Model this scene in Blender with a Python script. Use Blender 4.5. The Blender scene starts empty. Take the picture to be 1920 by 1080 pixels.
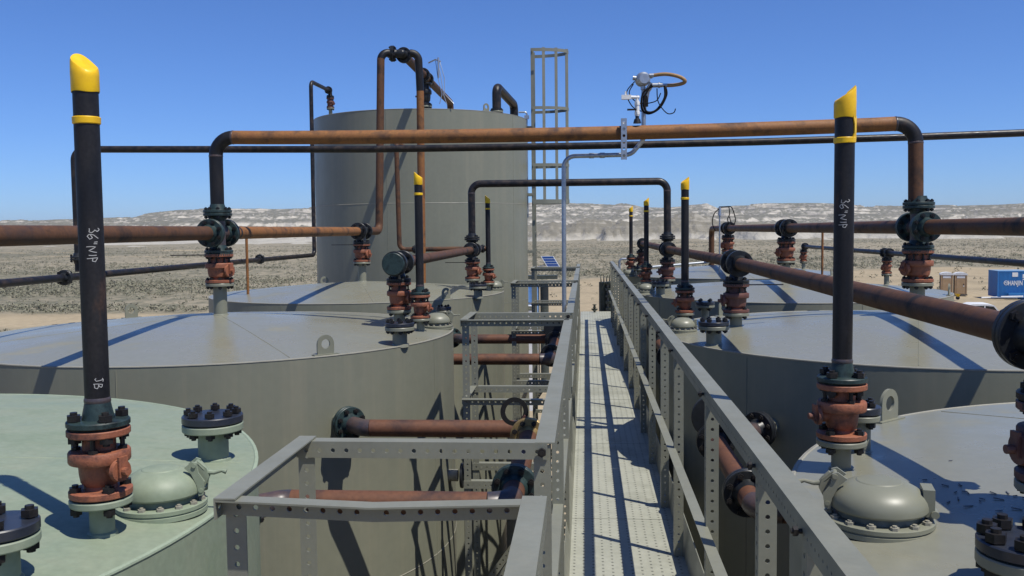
import bpy, math, random
import numpy as np
from mathutils import Vector, Matrix, Quaternion
R = math.radians
random.seed(7); rng = np.random.default_rng(7)
sc = bpy.context.scene
col = sc.collection
EYE = 7.0                                  # camera height above the pad, metres

# ---------------------------------------------------------------- camera
cd = bpy.data.cameras.new('camera'); cam = bpy.data.objects.new('camera', cd); col.objects.link(cam)
cd.sensor_width = 36; cd.lens = 36 * 1752 / 1920; cd.clip_start = .05; cd.clip_end = 30000
yaw, pit, rol = R(4.52), R(3.60), R(-.627)
fw = Vector((-math.sin(yaw) * math.cos(pit), math.cos(yaw) * math.cos(pit), -math.sin(pit)))
rt = Vector((math.cos(yaw), math.sin(yaw), 0)); up = rt.cross(fw)
r2 = rt * math.cos(rol) + up * math.sin(rol); u2 = up * math.cos(rol) - rt * math.sin(rol)
m = Matrix((r2, u2, -fw)).transposed().to_4x4(); m.translation = (0, 0, EYE); cam.matrix_world = m
sc.camera = cam
# ---------------------------------------------------------------- sky, sun, exposure
tosun = Vector((.42, -.30, 1)).normalized()
w = bpy.data.worlds.new('World'); sc.world = w; w.use_nodes = True
nt = w.node_tree; nt.nodes.clear()
sky = nt.nodes.new('ShaderNodeTexSky'); sky.sky_type = 'NISHITA'; sky.sun_disc = False
sky.sun_elevation = math.asin(tosun.z); sky.sun_rotation = math.atan2(tosun.x, tosun.y)
sky.altitude = 0; sky.air_density = .8; sky.dust_density = .3; sky.ozone_density = 10.0
bg = nt.nodes.new('ShaderNodeBackground'); bg.inputs[1].default_value = .125
wo = nt.nodes.new('ShaderNodeOutputWorld')
tint = nt.nodes.new('ShaderNodeVectorMath'); tint.operation = 'MULTIPLY'; tint.inputs[1].default_value = (.66, .775, 1)   # the camera's cool white balance
nt.links.new(sky.outputs[0], tint.inputs[0]); nt.links.new(tint.outputs[0], bg.inputs[0]); nt.links.new(bg.outputs[0], wo.inputs[0])
sd = bpy.data.lights.new('sun', 'SUN'); sd.energy = 5.0; sd.angle = R(.53); sd.color = (1, .95, .86)
so = bpy.data.objects.new('sun', sd); col.objects.link(so)
so.rotation_euler = (-tosun).to_track_quat('-Z', 'Y').to_euler(); so.location = (10, -8, 40)
vs = sc.view_settings; vs.view_transform = 'Standard'; vs.look = 'None'; vs.exposure = .12; vs.gamma = 1
sc.render.engine = 'CYCLES'
sc.cycles.max_bounces = 6; sc.cycles.diffuse_bounces = 3; sc.cycles.glossy_bounces = 3

# ---------------------------------------------------------------- materials
MAT = {}
def mat(name, c1, c2=None, c3=None, scale=8., rough=.5, rough2=None, metal=0., spec=.5, bump=0., bscale=60., stretch=(1, 1, 1), detail=5., lo=.35, hi=.65, coat=0., fine=.08, streak=0.):
    """Principled material whose colour wanders between two or three tones by world-space noise."""
    M = bpy.data.materials.new(name); M.use_nodes = True; n = M.node_tree.nodes; l = M.node_tree.links
    b = n['Principled BSDF']; b.inputs['Metallic'].default_value = metal; b.inputs['Specular IOR Level'].default_value = spec
    b.inputs['Coat Weight'].default_value = coat; b.inputs['Coat Roughness'].default_value = .15
    g = n.new('ShaderNodeNewGeometry'); mp = n.new('ShaderNodeMapping'); mp.inputs['Scale'].default_value = stretch
    l.new(g.outputs['Position'], mp.inputs[0])
    no = n.new('ShaderNodeTexNoise'); no.inputs['Scale'].default_value = scale; no.inputs['Detail'].default_value = detail; no.inputs['Roughness'].default_value = .62
    l.new(mp.outputs[0], no.inputs[0])
    cr = n.new('ShaderNodeValToRGB'); e = cr.color_ramp.elements
    c2 = c2 or tuple(x * .85 for x in c1)
    e[0].position = lo; e[0].color = (*c1, 1); e[1].position = hi; e[1].color = (*c2, 1)
    if c3: x = cr.color_ramp.elements.new(.5 * (lo + hi)); x.color = (*c3, 1)
    l.new(no.outputs[0], cr.inputs[0])
    # fine mottling
    n2 = n.new('ShaderNodeTexNoise'); n2.inputs['Scale'].default_value = scale * 14; n2.inputs['Detail'].default_value = 3
    l.new(g.outputs['Position'], n2.inputs[0])
    mr = n.new('ShaderNodeMapRange'); mr.inputs[1].default_value = .3; mr.inputs[2].default_value = .7
    mr.inputs[3].default_value = 1 - fine; mr.inputs[4].default_value = 1 + fine; l.new(n2.outputs[0], mr.inputs[0])
    mx = n.new('ShaderNodeVectorMath'); mx.operation = 'SCALE'
    l.new(cr.outputs[0], mx.inputs[0]); l.new(mr.outputs[0], mx.inputs['Scale']); l.new(mx.outputs[0], b.inputs['Base Color'])
    if streak:   # dust washed down the plates in faint upright runs
        mp2 = n.new('ShaderNodeMapping'); mp2.inputs['Scale'].default_value = (7, 7, .22); l.new(g.outputs['Position'], mp2.inputs[0])
        n4 = n.new('ShaderNodeTexNoise'); n4.inputs['Scale'].default_value = 1.; n4.inputs['Detail'].default_value = 6; n4.inputs['Roughness'].default_value = .7; l.new(mp2.outputs[0], n4.inputs[0])
        m4 = n.new('ShaderNodeMapRange'); m4.inputs[1].default_value = .48; m4.inputs[2].default_value = .78; m4.inputs[3].default_value = 0; m4.inputs[4].default_value = streak; l.new(n4.outputs[0], m4.inputs[0])
        x4 = n.new('ShaderNodeMix'); x4.data_type = 'RGBA'; x4.inputs[7].default_value = (.36, .31, .215, 1)
        l.new(m4.outputs[0], x4.inputs[0]); l.new(mx.outputs[0], x4.inputs[6]); l.new(x4.outputs[2], b.inputs['Base Color'])
    rr = n.new('ShaderNodeMapRange'); rr.inputs[3].default_value = rough; rr.inputs[4].default_value = rough2 if rough2 else rough * 1.25
    rr.inputs[1].default_value = .3; rr.inputs[2].default_value = .7
    l.new(no.outputs[0], rr.inputs[0]); l.new(rr.outputs[0], b.inputs['Roughness'])
    if bump:
        n3 = n.new('ShaderNodeTexNoise'); n3.inputs['Scale'].default_value = bscale; n3.inputs['Detail'].default_value = 4
        l.new(g.outputs['Position'], n3.inputs[0]); bp = n.new('ShaderNodeBump'); bp.inputs['Strength'].default_value = bump; bp.inputs['Distance'].default_value = .01
        l.new(n3.outputs[0], bp.inputs['Height']); l.new(bp.outputs[0], b.inputs['Normal'])
    MAT[name] = M
    return M
mat('tank_paint', (.190, .195, .147), (.170, .175, .133), streak=.22, scale=1.3, rough=.36, rough2=.5, bump=.02, bscale=25, fine=.03)
mat('roof_paint', (.208, .205, .155), (.245, .222, .135), (.194, .198, .16), lo=.42, hi=.74, spec=.42, scale=2.0, rough=.20, rough2=.40, bump=.010, bscale=9, fine=.04)
mat('seam', (.17, .172, .135), scale=4, rough=.7, spec=.2)
mat('green_paint', (.195, .240, .168), (.178, .222, .156), (.212, .252, .180), streak=.18, scale=3.4, rough=.45, rough2=.7, bump=.04, fine=.07)
mat('bead', (.27, .26, .21), scale=9, rough=.45)
mat('green_bead', (.27, .33, .24), scale=9, rough=.6)
mat('rail_paint', (.198, .202, .158), (.165, .168, .132), streak=.12, spec=.6, scale=5, rough=.38, rough2=.5, fine=.04)
mat('valve_primer', (.20, .066, .034), (.085, .032, .023), (.26, .090, .044), scale=14, rough=.55, bump=.15, bscale=180, fine=.1)
mat('valve_dark', (.14, .055, .04), (.09, .035, .027), scale=14, rough=.5, bump=.15, bscale=180, fine=.1)
mat('flange_green', (.016, .030, .030), (.008, .014, .015), (.026, .045, .045), scale=18, rough=.38, fine=.15, spec=.3)
mat('flange_black', (.012, .014, .016), (.02, .022, .025), scale=20, rough=.33, fine=.15, spec=.3)
mat('blind_blue', (.016, .020, .030), (.026, .030, .042), scale=20, rough=.30, fine=.1)
mat('bolt_black', (.010, .010, .011), (.02, .018, .017), scale=60, rough=.36, spec=.3)
mat('black_pipe', (.009, .009, .011), (.095, .048, .027), (.016, .015, .016), scale=9, rough=.33, rough2=.6, stretch=(1, 1, .35), lo=.42, hi=.80, fine=.25, spec=.3)
mat('black_line', (.012, .012, .014), (.05, .036, .028), scale=16, rough=.3, rough2=.55, lo=.45, hi=.75, fine=.3, spec=.3)
mat('rust_orange', (.17, .062, .018), (.055, .026, .016), (.22, .090, .021), scale=6, rough=.6, bump=.08, bscale=140, lo=.3, hi=.7, fine=.16)
mat('rust_brown', (.060, .035, .025), (.022, .019, .019), (.100, .047, .023), scale=5.5, rough=.55, rough2=.72, spec=.25, bump=.05, bscale=120, lo=.3, hi=.7, fine=.14)
mat('rust_red', (.10, .046, .029), (.055, .030, .025), (.125, .055, .030), scale=4, rough=.55, spec=.3, bump=.05, bscale=120, fine=.12)
mat('scale_blue', (.035, .036, .045), (.09, .055, .045), scale=10, rough=.35, fine=.15)
mat('yellow_plastic', (.80, .50, .006), (.66, .38, .008), scale=16, rough=.38, spec=.4, fine=.02)
mat('chalk', (.40, .40, .39), scale=40, rough=.9)
mat('galvanised', (.42, .45, .48), (.33, .36, .39), scale=30, rough=.35, metal=.75, fine=.08)
mat('stainless', (.6, .62, .64), scale=6, rough=.16, metal=1.)
mat('hose_tan', (.34, .20, .075), (.25, .14, .05), scale=60, rough=.55)
mat('rubber', (.008, .008, .009), scale=30, rough=.7, spec=.2)
mat('brass', (.35, .25, .10), (.22, .15, .07), scale=20, rough=.4, metal=.5)
mat('white_paint', (.72, .72, .70), scale=5, rough=.35)
mat('tan_plastic', (.42, .28, .15), (.36, .235, .12), scale=3, rough=.6)
mat('dark_plastic', (.10, .085, .07), scale=3, rough=.6)
mat('container_blue', (.012, .13, .36), (.016, .16, .42), scale=2, rough=.5)
mat('container_sunlit', (.22, .34, .48), scale=2, rough=.5)  # lighter copy of the container blue, with sunlight put into the colour
mat('glass_dark', (.01, .012, .018), scale=2, rough=.08)
mat('solar_blue', (.012, .04, .15), scale=3, rough=.15)
mat('dark_green', (.06, .07, .055), (.035, .042, .033), scale=8, rough=.45)
mat('stain', (.09, .095, .11), scale=30, rough=.5)
mat('sage', (.225, .22, .16), (.31, .285, .21), (.18, .177, .125), scale=.9, rough=.9, spec=.1, lo=.3, hi=.7, fine=.2)

def deck_mat():
    M = mat('deck_paint', (.30, .305, .245), (.25, .255, .205), (.325, .33, .27), scale=2.2, rough=.5, fine=.06)
    n = M.node_tree.nodes; l = M.node_tree.links; b = n['Principled BSDF']
    src = b.inputs['Base Color'].links[0].from_socket
    g = n.new('ShaderNodeNewGeometry'); s = n.new('ShaderNodeSeparateXYZ'); l.new(g.outputs['Position'], s.inputs[0])
    def M2(op, a, v):
        k = n.new('ShaderNodeMath'); k.operation = op
        for i, q in enumerate((a, v)):
            if isinstance(q, (int, float)): k.inputs[i].default_value = q
            else: l.new(q, k.inputs[i])
        return k.outputs[0]
    def cell(a, p): return M2('MULTIPLY', M2('SUBTRACT', M2('FRACT', M2('MULTIPLY', a, 1 / p), 0), .5), p)
    cx = cell(M2('ADD', s.outputs[0], .088), .047); cy = cell(M2('ADD', s.outputs[1], M2('MULTIPLY', s.outputs[0], .12)), .045)
    d = M2('SQRT', M2('ADD', M2('MULTIPLY', cx, cx), M2('MULTIPLY', cy, cy)), 0)
    dot = M2('LESS_THAN', d, .0062); rim = M2('LESS_THAN', d, .012)
    mx = n.new('ShaderNodeMix'); mx.data_type = 'RGBA'; mx.inputs[7].default_value = (.09, .09, .075, 1)
    l.new(dot, mx.inputs[0]); l.new(src, mx.inputs[6]); l.new(mx.outputs[2], b.inputs['Base Color'])
    bp = n.new('ShaderNodeBump'); bp.inputs['Strength'].default_value = .5; bp.inputs['Distance'].default_value = .004
    l.new(M2('SUBTRACT', rim, dot), bp.inputs['Height']); l.new(bp.outputs[0], b.inputs['Normal'])
deck_mat()

# ---------------------------------------------------------------- mesh builder
def basis(d):
    d = Vector(d).normalized(); a = Vector((0, 0, 1)) if abs(d.z) < .9 else Vector((1, 0, 0))
    x = a.cross(d).normalized(); return x, d.cross(x).normalized(), d
class MB:
    def __init__(s): s.v = []; s.f = []
    def add(s, vs, fs):
        o = len(s.v); s.v += [tuple(p) for p in vs]; s.f += [tuple(i + o for i in q) for q in fs]; return s
    def obox(s, c, a, b, d):
        c, a, b, d = map(Vector, (c, a, b, d))
        vs = [c + a * i + b * j + d * k for i in (-1, 1) for j in (-1, 1) for k in (-1, 1)]
        fs = [(0, 1, 3, 2), (4, 6, 7, 5), (0, 4, 5, 1), (2, 3, 7, 6), (0, 2, 6, 4), (1, 5, 7, 3)]
        if a.cross(b).dot(d) < 0: fs = [q[::-1] for q in fs]
        return s.add(vs, fs)
    def box(s, x0, x1, y0, y1, z0, z1):
        return s.obox(((x0 + x1) / 2, (y0 + y1) / 2, (z0 + z1) / 2), ((x1 - x0) / 2, 0, 0), (0, (y1 - y0) / 2, 0), (0, 0, (z1 - z0) / 2))
    def lathe(s, prof, n=32, o=(0, 0, 0), ax=(0, 0, 1), cap=True):
        x, y, d = basis(ax); o = Vector(o); vs = []; fs = []; k = len(prof)
        for r, z in prof:
            for i in range(n):
                a = 2 * math.pi * i / n; vs.append(o + d * z + (x * math.cos(a) + y * math.sin(a)) * r)
        for j in range(k - 1):
            for i in range(n):
                fs.append((j * n + i, j * n + (i + 1) % n, (j + 1) * n + (i + 1) % n, (j + 1) * n + i))
        if cap: fs.append(tuple(range(n))[::-1]); fs.append(tuple((k - 1) * n + i for i in range(n)))
        return s.add(vs, fs)
    def cyl(s, p0, p1, r0, r1=None, n=24, cap=True):
        p0, p1 = Vector(p0), Vector(p1)
        return s.lathe([(r0, 0), (r0 if r1 is None else r1, (p1 - p0).length)], n, p0, p1 - p0, cap)
    def tube(s, pts, r, n=16, cap=True):
        pts = [Vector(p) for p in pts]; k = len(pts); vs = []; fs = []
        t = (pts[1] - pts[0]).normalized(); x, y, _ = basis(t)
        for j in range(k):
            t2 = ((pts[min(j + 1, k - 1)] - pts[j]).normalized() + (pts[j] - pts[max(j - 1, 0)]).normalized()).normalized()
            q = t.rotation_difference(t2); x = q @ x; y = q @ y; t = t2
            rr = r[j] if isinstance(r, (list, tuple)) else r
            vs += [pts[j] + (x * math.cos(2 * math.pi * i / n) + y * math.sin(2 * math.pi * i / n)) * rr for i in range(n)]
        for j in range(k - 1):
            for i in range(n):
                fs.append((j * n + i, j * n + (i + 1) % n, (j + 1) * n + (i + 1) % n, (j + 1) * n + i))
        if cap: fs.append(tuple(range(n))[::-1]); fs.append(tuple((k - 1) * n + i for i in range(n)))
        return s.add(vs, fs)
    def prism(s, poly, o, ux, uy, un, th):
        """flat outline poly in (ux, uy) pushed to thickness th along un, centred"""
        o, ux, uy, un = map(Vector, (o, ux, uy, un)); n = len(poly)
        vs = [o + ux * a + uy * b - un * th / 2 for a, b in poly] + [o + ux * a + uy * b + un * th / 2 for a, b in poly]
        return s.add(vs, [tuple(range(n))[::-1], tuple(range(n, 2 * n))] + [(i, (i + 1) % n, n + (i + 1) % n, n + i) for i in range(n)])
    def ring(s, o, ax, ro, ri, th, n=28):
        return s.lathe([(ri, -th / 2), (ro, -th / 2), (ro, th / 2), (ri, th / 2), (ri, -th / 2)], n, o, ax, cap=False)
    def perf(s, o, ul, uw, un, L, w, t, pitch, hr, off=.0):
        """strip of length L, width w, thickness t along un, with real bolt holes down its middle"""
        o, ul, uw, un = map(Vector, (o, ul, uw, un))
        nh = max(1, int((L - off) / pitch)); m0 = (L - nh * pitch) / 2
        def P(a, b, c): return o + ul * a + uw * b + un * c
        hp = pitch / 2
        outer = [(hp, 0), (hp, w / 2), (0, w / 2), (-hp, w / 2), (-hp, 0), (-hp, -w / 2), (0, -w / 2), (hp, -w / 2)]
        for i in range(nh):
            c = m0 + (i + .5) * pitch; vs = []; fs = []
            for z in (0, t):
                vs += [P(c + a, w / 2 + b, z) for a, b in outer]
                vs += [P(c + hr * math.cos(k * math.pi / 4), w / 2 + hr * math.sin(k * math.pi / 4), z) for k in range(8)]
            for k in range(8):
                q = (k + 1) % 8
                fs += [(k, 8 + k, 8 + q, q), (16 + k, 16 + q, 24 + q, 24 + k), (8 + k, 24 + k, 24 + q, 8 + q)]
            s.add(vs, fs)
        if m0 > 1e-4:
            for a0, a1 in ((0, m0), (L - m0, L)):
                for z in (0, t): s.add([P(a0, 0, z), P(a1, 0, z), P(a1, w, z), P(a0, w, z)], [(0, 1, 2, 3)])
        for b in (0, w): s.add([P(0, b, 0), P(L, b, 0), P(L, b, t), P(0, b, t)], [(0, 1, 2, 3)])
        for a in (0, L): s.add([P(a, 0, 0), P(a, w, 0), P(a, w, t), P(a, 0, t)], [(0, 1, 2, 3)])
        return s
    def angle(s, p0, p1, A, B, leg=.046, t=.004, pitch=.038, hr=.0064, ha=True, hb=True):
        """perforated angle bar from p0 to p1 with legs along A and B"""
        p0, p1, A, B = map(Vector, (p0, p1, A, B)); L = (p1 - p0).length; d = (p1 - p0) / L
        for u, v, o, wd, h in ((A, B, p0, leg, ha), (B, A, p0 + B * t, leg - t, hb)):
            if h: s.perf(o, d, u, v, L, wd, t, pitch, hr)
            else: s.obox(o + d * L / 2 + u * wd / 2 + v * t / 2, d * L / 2, u * wd / 2, v * t / 2)
        return s
    def mesh(s, name, m, ang=32):
        me = bpy.data.meshes.new(name); me.from_pydata(s.v, [], s.f); me.update()
        if m: me.materials.append(MAT[m])
        me.shade_smooth(); me.set_sharp_from_angle(angle=R(ang)); return me
    def build(s, name, m, parent=None, kind=None, ang=32):
        o = bpy.data.objects.new(name, s.mesh(name, m, ang)); col.objects.link(o)
        if parent is not None: o.parent = parent
        if kind: o['kind'] = kind
        return o
def tag(o, label, cat, group=None):
    o['label'] = label; o['category'] = cat
    if group: o['group'] = group
    return o
def thing(name, label, cat, loc=(0, 0, 0), group=None, rz=0):
    o = bpy.data.objects.new(name, None); col.objects.link(o); o.empty_display_size = .1
    o.location = loc; o.rotation_euler = (0, 0, rz); return tag(o, label, cat, group)
def inst(name, me, parent, loc, ax=None, rz=0):
    o = bpy.data.objects.new(name, me); col.objects.link(o); o.parent = parent
    if ax is not None:
        x, y, d = basis(ax); o.matrix_local = Matrix.Translation(loc) @ Matrix((x, y, d)).transposed().to_4x4()
    else: o.location = loc; o.rotation_euler = (0, 0, rz)
    return o
def V(x, y, e): return Vector((x, y, e + EYE))          # e is measured from eye height
_bolt = {}
def bolt_mesh(L, d=.016, mtl='bolt_black'):
    k = (round(L, 4), round(d, 4), mtl)
    if k not in _bolt:
        b = MB(); h = d * .85
        b.cyl((0, 0, -L / 2 - d * 1.25), (0, 0, L / 2 + d * 1.25), d / 2, n=8)
        for z0, z1 in ((L / 2, L / 2 + h), (-L / 2 - h, -L / 2)): b.lathe([(d * .98, z0), (d * .98, z1)], 6)
        _bolt[k] = b.mesh('bolt', mtl, 25)
    return _bolt[k]
def bolts(parent, o, ax, rc, n, L, d=.016, ph=.5, mtl='bolt_black', name='bolt'):
    x, y, z = basis(ax); me = bolt_mesh(L, d, mtl)
    for i in range(n):
        a = 2 * math.pi * (i + ph) / n
        inst(name, me, parent, Vector(o) + (x * math.cos(a) + y * math.sin(a)) * rc, z)
def fillet(pts, rad, n=8):
    """round the corners of a pipe run into elbows"""
    pts = [Vector(p) for p in pts]; out = [pts[0]]
    for a, b, c in zip(pts, pts[1:], pts[2:]):
        d0 = (a - b).normalized(); d1 = (c - b).normalized(); an = d0.angle(d1)
        t = rad / math.tan(an / 2); p = b + d0 * t; q = b + d1 * t
        ce = b + (d0 + d1).normalized() * (rad / math.sin(an / 2))
        for i in range(n + 1):
            e = (p - ce).normalized().slerp((q - ce).normalized(), i / n) if (p - ce).angle(q - ce) > 1e-4 else (p - ce).normalized()
            out.append(ce + e * rad)
    return out + [pts[-1]]
SZ = {'2': dict(od=.0603, fr=.076, ft=.018, nb=4, bd=.016), '3': dict(od=.089, fr=.095, ft=.022, nb=4, bd=.016),
      '4': dict(od=.104, fr=.108, ft=.023, nb=8, bd=.016), '1': dict(od=.0603, fr=.062, ft=.016, nb=4, bd=.012)}
def wn(parent, o, ax, z, m='flange_green', hub=.05, face=.0015):
    """weld-neck flange whose face is at o and whose hub points along ax"""
    r, f, t = z['od'] / 2, z['fr'], z['ft']
    MB().lathe([(f - .003, face), (f, face + .003), (f, t - .003), (f - .003, t), (r * 1.32, t + .001), (r * 1.10, t + hub * .7), (r * 1.02, t + hub), (r * .9, t + hub)], 36, o, ax).build('flange', m, parent)
def joint(parent, o, ax, z, m='flange_green', hub=.045, bl=True):
    """bolted pair of flanges, joint face at o"""
    ax = Vector(ax); wn(parent, o, ax, z, m, hub); wn(parent, o, -ax, z, m, hub)
    if bl: bolts(parent, o, ax, (z['fr'] + z['od'] / 2) / 2 + .006, z['nb'], 2 * z['ft'] + .004, z['bd'])
def pipe(parent, pts, od, m, name='pipe', n=28): return MB().tube(pts, od / 2, n).build(name, m, parent)
def weld(parent, o, ax, od, m='scale_blue'):
    MB().lathe([(od / 2, -.008), (od / 2 + .002, -.003), (od / 2 + .002, .003), (od / 2, .008)], 28, o, ax, cap=False).build('weld', m, parent)

# ---------------------------------------------------------------- ground, hills, scrub
def vnoise(x, y, seed=0):
    xi = np.floor(x).astype(np.int64); yi = np.floor(y).astype(np.int64); xf = x - xi; yf = y - yi
    def h(a, b):
        k = (a * 374761393 + b * 668265263 + seed * 144665) & 0xffffffff
        k = ((k ^ (k >> 13)) * 1274126177) & 0xffffffff
        return ((k ^ (k >> 16)) & 0xffff) / 65535.
    u = xf * xf * (3 - 2 * xf); v = yf * yf * (3 - 2 * yf)
    return (h(xi, yi) * (1 - u) + h(xi + 1, yi) * u) * (1 - v) + (h(xi, yi + 1) * (1 - u) + h(xi + 1, yi + 1) * u) * v
def fbm(x, y, oct=5, seed=0, ridged=False):
    s = 0; a = .5; t = 0
    for i in range(oct):
        q = vnoise(x * 2 ** i, y * 2 ** i, seed + i * 17)
        s = s + a * ((1 - np.abs(2 * q - 1)) if ridged else q); t += a; a *= .5
    return s / t
def sand(x, y):
    """1 where the bare sandy pad and road are"""
    wob = (fbm(x / 14, y / 14, 4, 3) - .5) * 22
    hi = np.interp(x, [-200, -28, 0, 30, 60, 140], [79, 79, 128, 150, 158, 150]) + wob * np.interp(x, [-40, 0], [.25, 1])
    lo = np.interp(x, [-200, -34, -18], [66, 66, -80]) + wob * .25
    s = np.clip((hi - y) / 3 + .5, 0, 1) * np.clip((y - lo) / 3 + .5, 0, 1)
    trk = np.abs(y - 372 - x * .05 - 10 * np.sin(x / 90)) < 3.2
    trk2 = np.abs(y - 255 + x * .12 - 6 * np.sin(x / 60)) < 1.8
    return np.maximum(s, np.where((trk | trk2), .85, 0))
def grid_obj(name, xs, ys, zf, m, kind='structure', attr=None):
    X, Y = np.meshgrid(xs, ys); Z = zf(X, Y); nx, ny = len(xs), len(ys)
    me = bpy.data.meshes.new(name); co = np.stack([X, Y, Z], -1).reshape(-1, 3)
    i = np.arange((ny - 1) * nx).reshape(ny - 1, nx)[:, :-1].ravel(); q = np.stack([i, i + 1, i + nx + 1, i + nx], 1)
    me.vertices.add(len(co)); me.vertices.foreach_set('co', co.ravel().astype(np.float32))
    me.loops.add(q.size); me.loops.foreach_set('vertex_index', q.ravel().astype(np.int32))
    me.polygons.add(len(q)); me.polygons.foreach_set('loop_start', np.arange(0, q.size, 4, dtype=np.int32))
    me.update(calc_edges=True); me.validate(); me.shade_smooth()
    for k, fn in (attr or {}).items():
        a = me.attributes.new(k, 'FLOAT', 'POINT'); a.data.foreach_set('value', fn(X, Y).ravel().astype(np.float32))
    me.materials.append(MAT[m]); o = bpy.data.objects.new(name, me); col.objects.link(o); o['kind'] = kind
    return o
def ground_mat():
    M = mat('desert', (.265, .228, .165), (.205, .178, .13), (.25, .213, .155), scale=.12, rough=.95, spec=.1, bump=.35, bscale=1.2, fine=.12)
    n = M.node_tree.nodes; l = M.node_tree.links; b = n['Principled BSDF']
    src = b.inputs['Base Color'].links[0].from_socket
    g = n.new('ShaderNodeNewGeometry')
    # clumps of low scrub too far off to tell apart
    a = n.new('ShaderNodeTexNoise'); a.inputs['Scale'].default_value = .55; a.inputs['Detail'].default_value = 6; a.inputs['Roughness'].default_value = .75
    mp = n.new('ShaderNodeMapping'); mp.inputs['Scale'].default_value = (1, .45, 1); l.new(g.outputs[0], mp.inputs[0]); l.new(mp.outputs[0], a.inputs[0])
    a2 = n.new('ShaderNodeTexNoise'); a2.inputs['Scale'].default_value = .012; a2.inputs['Detail'].default_value = 4
    l.new(mp.outputs[0], a2.inputs[0])
    ad = n.new('ShaderNodeMath'); ad.operation = 'MULTIPLY_ADD'; ad.inputs[1].default_value = .55
    l.new(a2.outputs[0], ad.inputs[0]); l.new(a.outputs[0], ad.inputs[2])
    cr = n.new('ShaderNodeMapRange'); cr.inputs[1].default_value = .68; cr.inputs[2].default_value = .90; l.new(ad.outputs[0], cr.inputs[0])
    scr = n.new('ShaderNodeMix'); scr.data_type = 'RGBA'; scr.inputs[7].default_value = (.125, .122, .088, 1)
    l.new(cr.outputs[0], scr.inputs[0]); scr.inputs[6].default_value = (.275, .24, .175, 1)
    at = n.new('ShaderNodeAttribute'); at.attribute_name = 'sand'
    mx = n.new('ShaderNodeMix'); mx.data_type = 'RGBA'; l.new(at.outputs['Fac'], mx.inputs[0]); l.new(scr.outputs[2], mx.inputs[6])
    sc2 = n.new('ShaderNodeMix'); sc2.data_type = 'RGBA'; sc2.blend_type = 'MULTIPLY'; sc2.inputs[0].default_value = 1; sc2.inputs[7].default_value = (1.25, 1.2, 1.1, 1)
    l.new(src, sc2.inputs[6]); l.new(sc2.outputs[2], mx.inputs[7]); l.new(mx.outputs[2], b.inputs['Base Color'])
ground_mat()
def ground_z(X, Y):
    d = np.hypot(X, Y); return (fbm(X / 40, Y / 40, 4, 5) - .5) * np.clip((d - 40) / 200, 0, 1) * 1.6
gx = np.unique(np.concatenate([np.linspace(-5000, -420, 30), np.linspace(-420, 420, 280), np.linspace(420, 5000, 30)]))
gy = np.unique(np.concatenate([np.linspace(-1500, -30, 14), np.linspace(-30, 260, 190), np.linspace(260, 700, 130), np.linspace(700, 6000, 30)]))
grid_obj('ground', gx, gy, ground_z, 'desert', attr={'sand': sand})

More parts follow.
